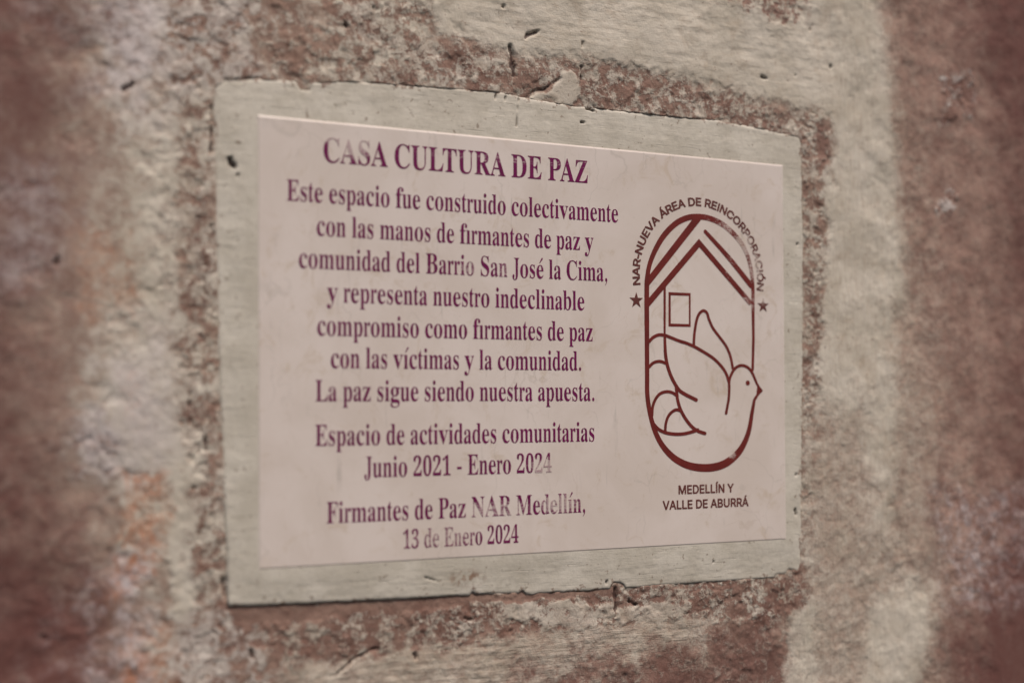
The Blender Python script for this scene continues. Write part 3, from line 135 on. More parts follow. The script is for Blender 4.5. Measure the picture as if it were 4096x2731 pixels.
def height_mesh(name, xs, zs, Y, keep=None, attrs=None):
    """a relief: vertices (x, Y, z) in mm over a rectangular grid, facing -Y"""
    nx, nz = len(xs), len(zs)
    X, Z = np.meshgrid(xs, zs)
    idx = np.arange(nx * nz).reshape(nz, nx)
    q = np.stack([idx[:-1, :-1], idx[:-1, 1:], idx[1:, 1:], idx[1:, :-1]], -1)
    if keep is not None:
        k = keep[:-1, :-1] | keep[:-1, 1:] | keep[1:, 1:] | keep[1:, :-1]
        q = q[k]
    q = q.reshape(-1, 4)
    used = np.unique(q)
    remap = np.full(nx * nz, -1, np.int64); remap[used] = np.arange(len(used))
    q = remap[q]
    co = np.stack([X.ravel(), Y.ravel(), Z.ravel()], -1)[used].astype(np.float32) * 0.001
    me = bpy.data.meshes.new(name)
    me.vertices.add(len(co)); me.vertices.foreach_set('co', co.ravel())
    me.loops.add(q.size); me.loops.foreach_set('vertex_index', q.ravel().astype(np.int32))
    me.polygons.add(len(q)); me.polygons.foreach_set('loop_start', np.arange(0, q.size, 4, dtype=np.int32))
    me.polygons.foreach_set('use_smooth', np.ones(len(q), bool))
    for an, av in (attrs or {}).items():
        at_ = me.attributes.new(an, 'FLOAT', 'POINT')
        at_.data.foreach_set('value', av.ravel()[used].astype(np.float32))
    me.update(calc_edges=True); me.validate()
    return me

# ------------------------------------------------------------------ node helpers
class Mat:
    def __init__(self, name):
        self.m = bpy.data.materials.new(name); self.m.use_nodes = True
        self.t = self.m.node_tree; self.b = self.t.nodes['Principled BSDF']
        self.tc = self.t.nodes.new('ShaderNodeTexCoord')
    def put(self, sock, v):
        if isinstance(v, bpy.types.NodeSocket): self.t.links.new(v, sock)
        elif isinstance(v, tuple) and len(v) == 3 and sock.type == 'RGBA': sock.default_value = (*v, 1)
        else: sock.default_value = v
    def math(self, op, a, b=0.0, c=None, clamp=False):
        n = self.t.nodes.new('ShaderNodeMath'); n.operation = op; n.use_clamp = clamp
        self.put(n.inputs[0], a); self.put(n.inputs[1], b)
        if c is not None: self.put(n.inputs[2], c)
        return n.outputs[0]
    def add(self, a, b): return self.math('ADD', a, b)
    def mul(self, a, b): return self.math('MULTIPLY', a, b)
    def sub(self, a, b): return self.math('SUBTRACT', a, b)
    def coords(self, scale=(1, 1, 1), rot=(0, 0, 0), loc=(0, 0, 0)):
        n = self.t.nodes.new('ShaderNodeMapping')
        self.t.links.new(self.tc.outputs['Object'], n.inputs[0])
        n.inputs['Scale'].default_value = scale; n.inputs['Rotation'].default_value = rot; n.inputs['Location'].default_value = loc
        return n.outputs[0]
    def noise(self, scale, detail=4, rough=0.55, vec=None, dist=0.0):
        n = self.t.nodes.new('ShaderNodeTexNoise')
        self.t.links.new(vec or self.tc.outputs['Object'], n.inputs['Vector'])
        n.inputs['Scale'].default_value = scale; n.inputs['Detail'].default_value = detail
        n.inputs['Roughness'].default_value = rough; n.inputs['Distortion'].default_value = dist
        return n.outputs['Fac']
    def voronoi(self, scale, feature='DISTANCE_TO_EDGE', vec=None, rand=1.0):
        n = self.t.nodes.new('ShaderNodeTexVoronoi'); n.feature = feature
        self.t.links.new(vec or self.tc.outputs['Object'], n.inputs['Vector'])
        n.inputs['Scale'].default_value = scale; n.inputs['Randomness'].default_value = rand
        return n.outputs['Distance']
    def rng(self, v, a, b, c=0.0, d=1.0, smooth_=True):
        n = self.t.nodes.new('ShaderNodeMapRange')
        n.interpolation_type = 'SMOOTHSTEP' if smooth_ else 'LINEAR'
        self.put(n.inputs[0], v); self.put(n.inputs[1], a); self.put(n.inputs[2], b); self.put(n.inputs[3], c); self.put(n.inputs[4], d)
        return n.outputs[0]
    def mix(self, f, a, b, mode='MIX'):
        n = self.t.nodes.new('ShaderNodeMix'); n.data_type = 'RGBA'; n.blend_type = mode
        self.put(n.inputs[0], f); self.put(n.inputs[6], a); self.put(n.inputs[7], b)
        return n.outputs[2]
    def attr(self, name):
        n = self.t.nodes.new('ShaderNodeAttribute'); n.attribute_name = name
        return n.outputs['Fac']
    def blob(self, x, z, r, r2=None):
        """1 at a spot (mm) falling to 0 at radius r (x) / r2 (z)"""
        r2 = r2 or r
        v = self.coords((1000.0 / r, 0.0, 1000.0 / r2), loc=(-x / r, 0, -z / r2))
        n = self.t.nodes.new('ShaderNodeVectorMath'); n.operation = 'LENGTH'
        self.t.links.new(v, n.inputs[0])
        return self.rng(n.outputs['Value'], 1.0, 0.25, 0.0, 1.0)
    def bump(self, h, dist, strength=1.0, normal=None):
        n = self.t.nodes.new('ShaderNodeBump'); n.inputs['Distance'].default_value = dist
        n.inputs['Strength'].default_value = strength; self.t.links.new(h, n.inputs['Height'])
        if normal: self.t.links.new(normal, n.inputs['Normal'])
        return n.outputs[0]
    def finish(self, color, rough, normal=None, spec=0.4):
        self.put(self.b.inputs['Base Color'], color); self.put(self.b.inputs['Roughness'], rough)
        self.b.inputs['Specular IOR Level'].default_value = spec
        if normal: self.t.links.new(normal, self.b.inputs['Normal'])
        return self.m

# ------------------------------------------------------------------ materials
def wall_material():
    M = Mat('worn limewash over brown render')
    cover, mott, soft = M.attr('cover'), M.attr('mott'), M.attr('soft')
    rust, lav, pit = M.attr('rust'), M.attr('lav'), M.attr('pit')
    hs, vs = M.attr('hs'), M.attr('vs')
    n1 = M.noise(85, 8, 0.70, dist=0.4)
    n2 = M.noise(300, 5, 0.66)
    n3 = M.noise(900, 3, 0.6)
    hn = M.noise(1.0, 6, 0.6, M.coords((60, 1, 900), rot=(0, math.radians(4), 0)))
    vn = M.noise(1.0, 6, 0.6, M.coords((700, 1, 60)))
    n = M.add(M.mul(M.sub(n1, 0.5), 1.7), M.add(M.mul(M.sub(n2, 0.5), 0.8), M.mul(M.sub(n3, 0.5), 0.35)))
    t = M.add(cover, M.mul(n, mott))
    t = M.add(t, M.mul(M.mul(M.sub(hn, 0.5), hs), 0.8))
    t = M.add(t, M.mul(M.mul(M.sub(vn, 0.5), vs), 0.6))
    paint = M.rng(t, M.sub(0.5, soft), M.add(0.5, soft))
    # bare render
    red = M.attr('red')
    b1 = M.noise(38, 6, 0.6)
    b2 = M.noise(420, 4, 0.65)
    brown = M.mix(M.rng(b1, 0.30, 0.70), (0.240, 0.155, 0.114), (0.375, 0.262, 0.196))
    redb = M.mix(M.rng(b1, 0.30, 0.70), (0.195, 0.104, 0.084), (0.330, 0.200, 0.158))
    brown = M.mix(red, brown, redb)
    brown = M.mix(M.rng(b2, 0.28, 0.52, 0.5, 0.0), brown, (0.100, 0.052, 0.044))
    brown = M.mix(M.mul(M.rng(M.noise(200, 4, 0.7), 0.56, 0.70), 0.28), brown, (0.40, 0.33, 0.27))
    vignette_dirt = M.attr('vignette_dirt')  # vignette shade painted into edges and corners, plus dirty patches near the border
    brown = M.mix(M.mul(vignette_dirt, 0.90), brown, (0.110, 0.042, 0.036))
    brown = M.mix(M.mul(rust, M.rng(M.noise(130, 6, 0.7, dist=1.0), 0.40, 0.60)), brown, (0.50, 0.21, 0.10))
    # limewash
    p1 = M.noise(22, 6, 0.6)
    cream = M.mix(M.rng(p1, 0.35, 0.65), (0.510, 0.455, 0.365), (0.605, 0.548, 0.455))
    cream = M.mix(lav, cream, (0.56, 0.50, 0.50))
    dirt = M.mul(M.rng(M.noise(48, 7, 0.72, dist=0.5), 0.50, 0.70), 0.42)
    cream = M.mix(dirt, cream, (0.36, 0.27, 0.185))
    cream = M.mix(M.mul(M.mul(M.rng(hn, 0.46, 0.66), hs), 0.5), cream, (0.33, 0.24, 0.165))
    cream = M.mix(M.mul(M.mul(M.rng(vn, 0.46, 0.66), vs), 0.55), cream, (0.36, 0.27, 0.20))
    specks = M.rng(M.noise(330, 3, 0.6), 0.66, 0.72)
    cream = M.mix(M.mul(specks, 0.7), cream, (0.17, 0.09, 0.065))
    # dirt lying in the creases between the lumps of plaster
    def crease(scale, width, d_=0.9):
        return M.rng(M.math('ABSOLUTE', M.sub(M.noise(scale, 5, 0.6, dist=d_), 0.5)), width, 0.0)
    gate = M.rng(M.noise(34, 5, 0.6), 0.40, 0.60)
    veins = M.math('MAXIMUM', M.mul(crease(70, 0.035), 0.8), M.mul(crease(150, 0.05), M.mul(gate, 1.0)))
    veins = M.math('MAXIMUM', veins, M.mul(crease(300, 0.06, 0.4), M.mul(gate, 0.7)))
    veins = M.mul(veins, M.rng(mott, 0.75, 1.4, 0.0, 0.62, False))
    c = M.mix(paint, brown, cream)
    c = M.mix(M.mul(M.mul(vignette_dirt, 0.78), M.rng(M.noise(40, 6, 0.65), 0.15, 0.55)), c, (0.140, 0.058, 0.047))  # the same painted vignette and dirt, laid over the limewash
    c = M.mix(veins, c, M.mix(rust, (0.155, 0.062, 0.044), (0.36, 0.125, 0.06)))
    # rust bleeding through thin paint
    c = M.mix(M.mul(rust, M.mul(M.rng(M.noise(80, 7, 0.72, dist=1.6), 0.44, 0.60), 0.62)), c, (0.43, 0.180, 0.095))
    # dark pits and cracks; the line left of the border is painted shadow
    pit = M.rng(M.add(pit, M.mul(M.sub(n2, 0.5), 0.9)), 0.34, 0.62)
    c = M.mix(M.mul(pit, 0.86), c, (0.060, 0.030, 0.025))
    h = M.add(M.mul(paint, 0.55), M.add(M.mul(n2, 0.9), M.mul(n3, 0.45)))
    h = M.sub(h, M.mul(veins, 0.5))
    h = M.add(h, M.add(M.mul(M.mul(hn, hs), 0.5), M.mul(M.mul(vn, vs), 0.25)))
    return M.finish(c, M.rng(paint, 0, 1, 0.85, 0.62), M.bump(h, 0.0010, 0.62), 0.3)

def border_material():
    M = Mat('brushed painted mortar')
    pit, rim = M.attr('pit'), M.attr('rim')
    hn = M.noise(1.0, 6, 0.62, M.coords((70, 1, 1100), rot=(0, math.radians(6), 0)))
    n1 = M.noise(30, 6, 0.6)
    n2 = M.noise(300, 5, 0.62)
    c = M.mix(M.rng(n1, 0.35, 0.66), (0.500, 0.455, 0.372), (0.605, 0.558, 0.470))
    c = M.mix(M.mul(M.rng(M.noise(64, 7, 0.7, dist=0.5), 0.52, 0.70), 0.35), c, (0.36, 0.325, 0.245))
    c = M.mix(M.mul(M.rng(hn, 0.52, 0.68), 0.22), c, (0.36, 0.33, 0.26))
    c = M.mix(M.mul(M.rng(M.noise(210, 3, 0.6), 0.64, 0.69), 0.75), c, (0.24, 0.18, 0.13))
    scr = M.noise(1.0, 4, 0.6, M.coords((26, 1, 700), rot=(0, math.radians(-14), 0)), 0.3)
    c = M.mix(M.mul(M.rng(scr, 0.62, 0.70), 0.30), c, (0.27, 0.235, 0.18))
    c = M.mix(M.mul(M.rng(M.noise(420, 4, 0.7), 0.55, 0.70), 0.25), c, (0.33, 0.29, 0.235))
    c = M.mix(M.mul(M.rng(M.add(M.noise(120, 6, 0.7), M.mul(rim, 0.20)), 0.70, 0.78), 0.8), c, (0.19, 0.11, 0.075))
    c = M.mix(M.mul(M.add(M.blob(-65, -164, 20, 9), M.blob(120, 130, 16, 6)), M.rng(M.noise(160, 6, 0.7), 0.42, 0.62)), c, (0.24, 0.15, 0.10))
    c = M.mix(pit, c, (0.05, 0.028, 0.022))
    h = M.add(M.mul(hn, 0.40), M.add(M.mul(n2, 0.5), M.sub(M.mul(M.noise(90, 5, 0.65), 0.9), M.mul(M.rng(scr, 0.60, 0.70), 0.35))))
    return M.finish(c, 0.62, M.bump(h, 0.0006, 0.7), 0.35)

def stone_color(M):
    n1 = M.noise(14, 6, 0.6, dist=0.4)
    c = M.mix(M.rng(n1, 0.34, 0.66), (0.625, 0.540, 0.472), (0.690, 0.606, 0.545))
    # warm clouds, grey hair veins running up to the right
    c = M.mix(M.mul(M.rng(M.noise(42, 7, 0.72, dist=1.2), 0.54, 0.70), 0.45), c, (0.50, 0.39, 0.27))
    warp = M.t.nodes.new('ShaderNodeVectorMath'); warp.operation = 'MULTIPLY_ADD'
    nt = M.t.nodes.new('ShaderNodeTexNoise'); nt.inputs['Scale'].default_value = 24; nt.inputs['Detail'].default_value = 5
    M.t.links.new(M.tc.outputs['Object'], nt.inputs['Vector'])
    M.t.links.new(nt.outputs['Color'], warp.inputs[0]); warp.inputs[1].default_value = (0.05, 0.0, 0.05)
    mp = M.coords((1.0, 1.0, 0.42), rot=(0, math.radians(-28), 0))
    M.t.links.new(mp, warp.inputs[2])
    v1 = M.voronoi(26, vec=warp.outputs[0]); v2 = M.voronoi(60, vec=warp.outputs[0])
    gate = M.rng(M.noise(18, 4, 0.6), 0.46, 0.62)
    gate2 = M.rng(M.noise(26, 4, 0.6, M.coords((1, 1, 1), loc=(3, 0, 5))), 0.50, 0.64)
    c = M.mix(M.mul(M.mul(M.rng(v1, 0.016, 0.0), gate), 0.24), c, (0.33, 0.285, 0.235))
    c = M.mix(M.mul(M.mul(M.rng(v2, 0.020, 0.0), gate2), 0.20), c, (0.38, 0.28, 0.19))
    st = M.noise(1.0, 5, 0.6, M.coords((170, 1, 13), rot=(0, math.radians(24), 0)), 0.6)
    c = M.mix(M.mul(M.mul(M.rng(st, 0.60, 0.68), gate2), 0.45), c, (0.36, 0.32, 0.275))
    c = M.mix(M.mul(M.rng(M.noise(1.0, 3, 0.5, M.coords((40, 1, 1500))), 0.60, 0.75), 0.12), c, (0.75, 0.68, 0.66))
    specks = M.rng(M.noise(520, 2, 0.5), 0.70, 0.75)
    c = M.mix(M.mul(specks, 0.35), c, (0.36, 0.29, 0.22))
    return c

def stone_material():
    M = Mat('polished cream marble')
    c = stone_color(M)
    h = M.add(M.noise(6, 3, 0.5), M.mul(M.noise(700, 2, 0.5), 0.03))
    return M.finish(c, M.rng(M.noise(40, 4), 0.3, 0.7, 0.30, 0.42), M.bump(h, 0.0006, 0.5), 0.5)

WEAR = {  # spots where the paint has come out of the letters: x, z, rx, rz, strength (mm)
    'letters': [(-150, 134, 26, 14, .62), (-163, 138, 16, 9, .5), (-50, 134, 150, 5, .30), (-2, -88, 22, 12, .55), (-42, -117, 50, 12, .42), (10, -114, 30, 12, .52),
                (-82, -134, 46, 14, .45), (-112, -136, 16, 12, .35), (-62, 55, 14, 10, .42), (-36, 54, 12, 10, .40), (-94, 50, 10, 10, .30), (-166, -33, 10, 8, .28), (30, 138, 30, 6, .25), (-40, 122, 120, 6, .16)],
    'emblem': [(160, 95, 16, 12, .50), (176, 82, 17, 20, .62), (188, 66, 12, 22, .55), (182, 38, 14, 18, .42), (165, 65, 14, 22, .32), (150, 100, 18, 8, .3), (165, -5, 20, 30, .22), (164, -82, 7, 7, .5), (140, 20, 30, 20, .16), (196, 44, 8, 16, .45)],
}
def paint_material(name, color, key, fade, base):
    """paint sunk in the cut letters, scratched away in places"""
    M = Mat(name)
    w = None
    for x, z, rx, rz, s in WEAR[key]:
        b = M.mul(M.blob(x, z, rx, rz), s)
        w = b if w is None else M.math('MAXIMUM', w, b)
    streak = M.noise(1.0, 5, 0.65, M.coords((160, 1, 900), rot=(0, math.radians(5), 0)))
    grain = M.noise(650, 4, 0.7)
    n = M.add(M.mul(streak, 0.55), M.mul(grain, 0.45))
    worn = M.rng(M.add(M.add(n, M.mul(w, 0.46)), base), 0.66, 0.82)
    c = M.mix(M.rng(M.noise(90, 4, 0.6), 0.3, 0.7), color, tuple(v * 1.35 for v in color))
    faded = M.mix(fade, stone_color(M), c)
    c = M.mix(worn, c, faded)
    return M.finish(c, 0.55, M.bump(n, 0.0003, 0.5), 0.25)

MAT_WALL = wall_material()
MAT_BORDER = border_material()
MAT_STONE = stone_material()
MAT_LETTER = paint_material('burgundy letter paint', (0.118, 0.0030, 0.054), 'letters', 0.40, 0.05)
MAT_EMBLEM = paint_material('oxide red emblem paint', (0.120, 0.0155, 0.0120), 'emblem', 0.36, 0.02)
MAT_SMALL = paint_material('dark red small letter paint', (0.100, 0.030, 0.025), 'emblem', 0.34, 0.05)

# ------------------------------------------------------------------ the wall
def axis(lo, hi, step, far_lo, far_hi, coarse):
    return np.concatenate([np.arange(far_lo, lo, coarse), np.arange(lo, hi, step), np.arange(hi, far_hi + 1, coarse)])

xs = axis(-425, 540, 1.0, -1000, 1100, 7.0)
zs = axis(-320, 350, 1.0, -800, 800, 7.0)
X, Z = np.meshgrid(xs, zs)
X = X.astype(np.float32); Z = Z.astype(np.float32)
F = {k: np.full(X.shape, v, np.float32) for k, v in dict(cover=.42, mott=.6, soft=.28, red=0.15, vignette_dirt=0, rust=0, lav=0, hs=0, vs=0).items()}
en1 = fbm(X, Z, 16, 4, 0.6, 1) - 0.5
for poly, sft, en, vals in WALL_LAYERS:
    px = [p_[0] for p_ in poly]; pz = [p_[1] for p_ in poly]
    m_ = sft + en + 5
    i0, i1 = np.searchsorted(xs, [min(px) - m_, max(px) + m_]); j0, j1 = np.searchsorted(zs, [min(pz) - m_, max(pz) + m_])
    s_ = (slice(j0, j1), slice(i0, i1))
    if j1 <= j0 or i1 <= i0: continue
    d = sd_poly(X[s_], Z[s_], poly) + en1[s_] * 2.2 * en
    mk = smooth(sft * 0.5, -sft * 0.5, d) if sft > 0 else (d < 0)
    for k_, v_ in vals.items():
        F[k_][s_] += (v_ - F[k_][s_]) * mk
pit = np.zeros_like(X)
wob = (fbm(X, Z, 5, 3, 0.6, 4) - 0.5)
for pts, r_ in WALL_MARKS:
    px = [p_[0] for p_ in pts]; pz = [p_[1] for p_ in pts]
    i0, i1 = np.searchsorted(xs, [min(px) - 12, max(px) + 12]); j0, j1 = np.searchsorted(zs, [min(pz) - 12, max(pz) + 12])
    s_ = (slice(j0, j1), slice(i0, i1))
    d = sd_line(X[s_], Z[s_], list(pts)) + wob[s_] * 2.4 * max(1.0, r_)
    pit[s_] = np.maximum(pit[s_], smooth(r_ + 0.6, r_ - 0.8, d) * (0.62 if r_ > 1.2 else 0.5))
F['pit'] = pit  # pits and cracks, plus the painted shadow line left of the border

tt = F['cover'] + F['mott'] * 1.2 * (fbm(X, Z, 13, 5, 0.62, 2) - 0.5) * 1.6
film = smooth(0.5 - F['soft'], 0.5 + F['soft'], tt)
relief = (fbm(X, Z, 160, 3, 0.5, 3) - 0.5) * 9.0 + (fbm(X, Z, 34, 4, 0.55, 5) - 0.5) * 4.0 + (fbm(X, Z, 13, 3, 0.5, 21) - 0.5) * 0.9
rough_ = (fbm(X, Z, 6, 4, 0.6, 6) - 0.5) * 1.2 * np.clip(F['mott'], 0.2, 1.1)
streaks = (fbm(X * 0.12, Z, 3.0, 3, 0.6, 8) - 0.5) * 0.9 * F['hs'] + (fbm(X, Z * 0.12, 4.0, 3, 0.6, 9) - 0.5) * 0.9 * F['vs']
# depth behind the face of the plaque: recessed under the mortar border, flush above it
base = np.interp(Z, [-260, -190, -150, 0, 165, 215], [2.2, 2.5, 2.4, 2.1, 2.0, 2.0]) + 0.9 * smooth(60, -120, X) * smooth(-120, -170, Z)
near = smooth(90, 10, np.maximum(sd_poly(X, Z, BORDER), 0))
Yw = base - relief * (1 - 0.85 * near) - rough_ - streaks - film * 0.9 + pit * 3.0
behind = sd_poly(X, Z, CORNERS) < -1.0
Yw = np.maximum(Yw, 9.0 * smooth(-0.6, -3.0, sd_poly(X, Z, BORDER)))
Yw = np.where(behind, np.maximum(Yw, 14.0), Yw)
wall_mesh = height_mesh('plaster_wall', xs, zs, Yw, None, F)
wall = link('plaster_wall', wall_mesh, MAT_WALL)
tag(wall, 'weathered brown rendered wall with flaking cream limewash behind the plaque', 'wall')

# ------------------------------------------------------------------ the mortar border round the plaque
bx = np.arange(-262, 245, 0.9); bz = np.arange(-186, 186, 0.9)
X, Z = np.meshgrid(bx, bz); X = X.astype(np.float32); Z = Z.astype(np.float32)
sd = sd_poly(X, Z, BORDER) + (fbm(X, Z, 9, 4, 0.65, 11) - 0.5) * 1.3
inner = sd_poly(X, Z, CORNERS)
hb = (fbm(X, Z, 40, 3, 0.5, 12) - 0.5) * 1.0 + (fbm(X * 0.15, Z, 3.5, 4, 0.6, 13) - 0.5) * 0.35 + (fbm(X, Z, 4, 3, 0.6, 14) - 0.5) * 0.3
pit = np.zeros_like(X)
wob = (fbm(X, Z, 4, 3, 0.6, 15) - 0.5)
for pts, r_ in BORDER_MARKS:
    d = sd_line(X, Z, list(pts)) + wob * 1.6 * max(0.6, r_)
    pit = np.maximum(pit, smooth(r_ + 0.5, r_ - 0.6, d))
grow = smooth(0, 28, inner)
top_ = smooth(132, 146, Z + 0.03 * (X - 20))
Yb = 0.35 + 0.5 * top_ - hb * smooth(0, 14, inner) * 1.0 + (1.1 - 0.7 * top_) * grow + smooth(-3.0, 0.8, sd) ** 2 * 1.2 + smooth(-0.2, 1.8, sd) * 16 + pit * 3
Yb = np.where(inner < -2.0, 11.0, np.maximum(Yb, 0.25))
keep = (sd < 2.2) & (inner > -3.0)
border_mesh = height_mesh('mortar_border', bx, bz, Yb, keep, dict(pit=pit * 0.95, rim=smooth(-9, 1, sd)))
border = link('mortar_border', border_mesh, MAT_BORDER)
tag(border, 'cream painted mortar border framing the marble plaque, brushed and pitted', 'mortar border')

# ------------------------------------------------------------------ the plaque
bm = bmesh.new()
front = [bm.verts.new((x * .001, 0.0, z * .001)) for x, z in CORNERS]
back = [bm.verts.new((x * .001, 0.0125, z * .001)) for x, z in CORNERS]
ff = bm.faces.new(front[::-1]); bm.faces.new(back)
for i in range(4):
    j = (i + 1) % 4
    bm.faces.new((front[i], front[j], back[j], back[i]))
bmesh.ops.recalc_face_normals(bm, faces=bm.faces)
bm.edges.ensure_lookup_table()
fe = [e_ for e_ in bm.edges if all(abs(v.co.y) < 1e-6 for v in e_.verts)]
bmesh.ops.bevel(bm, geom=fe, offset=0.0017, segments=2, profile=0.5, affect='EDGES')
pm = bpy.data.meshes.new('stone_plaque'); bm.to_mesh(pm); bm.free()
plaque = link('stone_plaque', pm, MAT_STONE)
tag(plaque, 'cream marble commemorative plaque with burgundy Spanish inscription and dove emblem', 'plaque')

# ------------------------------------------------------------------ lettering
TIMES = dict(a=444, b=500, c=444, d=500, e=444, f=333, g=500, i=278, l=278, m=778, n=500, o=500, p=500, r=333, s=389, t=278, u=500, v=500, y=500, z=444,
             A=722, B=667, C=667, D=722, E=611, F=556, J=389, L=611, M=889, N=722, P=556, R=667, S=556, T=611, U=722, Z=611)
for d_ in '0123456789': TIMES[d_] = 500

def contours(table, ch):
    adv, s = table[ch]
    return adv / 1000.0, [[tuple(int(v) / 1000.0 for v in p_.split(',')) for p_ in sp.split(';')] for sp in s.split(' ')]

def circle(cx, cy, r, n=16, sy=1.0):
    return [(cx + r * math.cos(2 * math.pi * k / n), cy + r * sy * math.sin(2 * math.pi * k / n)) for k in range(n)]

ACUTE_SERIF = [(0.0, 0.0), (0.085, 0.118), (0.105, 0.128), (0.128, 0.122), (0.136, 0.102), (0.124, 0.084), (0.024, -0.004)]
def serif_glyph(ch, bold):
    """outline(s) and advance, in units of 1/0.687 em"""
    if ch == ' ': return 0.25 * .687, []
    if ch == '.': return 0.25 * .687, [circle(0.085, 0.036, 0.045)]
    if ch == ',': return 0.25 * .687, [[(0.05, 0.06), (0.07, 0.078), (0.10, 0.08), (0.128, 0.058), (0.134, 0.02), (0.118, -0.03), (0.08, -0.075), (0.045, -0.098), (0.04, -0.086), (0.072, -0.055), (0.088, -0.02), (0.082, -0.006), (0.058, 0.004), (0.046, 0.03)]]
    if ch == '-': return 0.333 * .687, [[(0.03, 0.13), (0.20, 0.13), (0.20, 0.185), (0.03, 0.185)]]
    base = {'í': 'i', 'é': 'e'}.get(ch, ch)
    adv, cs = contours(SERIF, base)
    if ch == 'í': cs = [c for c in cs if min(p_[1] for p_ in c) < 0.2] + [[(x + 0.065, y + 0.358) for x, y in ACUTE_SERIF]]
    if ch == 'é': cs = cs + [[(x + 0.125, y + 0.358) for x, y in ACUTE_SERIF]]
    if ch == 'ı': pass
    if ch in '0123456789': cs = [[(x, y * 0.945) for x, y in c] for c in cs]
    k = 1.0 if bold else TIMES[base] * .000687 / adv
    return adv * k, [[(x * k, y) for x, y in c] for c in cs]

def serif_line(text, bold=False):
    out, x, i = [], 0.0, 0
    while i < len(text):
        if text[i:i + 2] == 'fi':       # ligature: the hook of the f stands for the dot of the i
            adv, cs = serif_glyph('f', bold)
            out += [[(px + x, py) for px, py in c] for c in cs]
            x += adv * 0.98
            adv, cs = serif_glyph('i', bold)
            cs = [c for c in cs if min(p_[1] for p_ in c) < 0.2]
            out += [[(px + x, py) for px, py in c] for c in cs]
            x += adv; i += 2; continue
        adv, cs = serif_glyph(text[i], bold)
        out += [[(px + x, py) for px, py in c] for c in cs]
        x += adv
        if text[i:i + 2] in ('PA', 'LT'): x -= 0.03
        i += 1
    return out

def sans_glyph(ch):
    if ch == ' ': return 0.19, []
    if ch == '-': return 0.24, [[(0.03, 0.18), (0.21, 0.18), (0.21, 0.245), (0.03, 0.245)]]
    if ch == 'I': return 0.19, [[(0.062, 0.0), (0.128, 0.0), (0.128, 0.509), (0.062, 0.509)]]
    base = {'Á': 'A', 'Ó': 'O', 'Í': 'I'}.get(ch, ch)
    if base == 'I': adv, cs = sans_glyph('I')
    else: adv, cs = contours(SANS, base)
    if base != ch:
        cx = adv / 2
        cs = cs + [[(cx - 0.04, 0.555), (cx + 0.015, 0.66), (cx + 0.095, 0.66), (cx + 0.015, 0.555)]]
    return adv, cs

def filled(name, loops, material, parent, depth, offset=0.0):
    """flat outlines (mm) filled and given thickness, sitting depth mm proud of the stone"""
    cu = bpy.data.curves.new(name, 'CURVE'); cu.dimensions = '2D'; cu.fill_mode = 'BOTH'
    cu.extrude = depth; cu.offset = offset
    for lp in loops:
        sp = cu.splines.new('POLY'); sp.points.add(len(lp) - 1); sp.use_cyclic_u = True
        for k_, (x, y) in enumerate(lp): sp.points[k_].co = (x, y, 0, 1)
    tmp = bpy.data.objects.new(name, cu); col.objects.link(tmp)
    bpy.context.view_layer.update()
    me = bpy.data.meshes.new_from_object(tmp.evaluated_get(bpy.context.evaluated_depsgraph_get()))
    bpy.data.objects.remove(tmp); bpy.data.curves.remove(cu)
    n = len(me.vertices); co = np.empty(n * 3, np.float32); me.vertices.foreach_get('co', co); co = co.reshape(-1, 3)
    co = np.stack([co[:, 0], -co[:, 2], co[:, 1]], -1) * 0.001
    me.vertices.foreach_set('co', co.ravel()); me.update()
    me.materials.clear(); me.name = name
    return link(name, me, material, parent)

# ------------------------------------------------------------------ films of paint with an outline found from distances
def spline_pts(pts, sub=5):
    """Catmull-Rom through (point, width)"""
    if len(pts) < 3: return [(p_[0], p_[1], w) for p_, w in pts]
    P = [np.array((p_[0], p_[1], w)) for p_, w in pts]
    P = [2 * P[0] - P[1]] + P + [2 * P[-1] - P[-2]]
    out = []
    for i in range(1, len(P) - 2):
        for s in range(sub):
            t = s / sub
            out.append(0.5 * (2 * P[i] + (P[i + 1] - P[i - 1]) * t + (2 * P[i - 1] - 5 * P[i] + 4 * P[i + 1] - P[i + 2]) * t * t + (3 * P[i] - P[i - 1] - 3 * P[i + 1] + P[i + 2]) * t ** 3))
    out.append(P[-2])
    return [tuple(float(v) for v in o) for o in out]

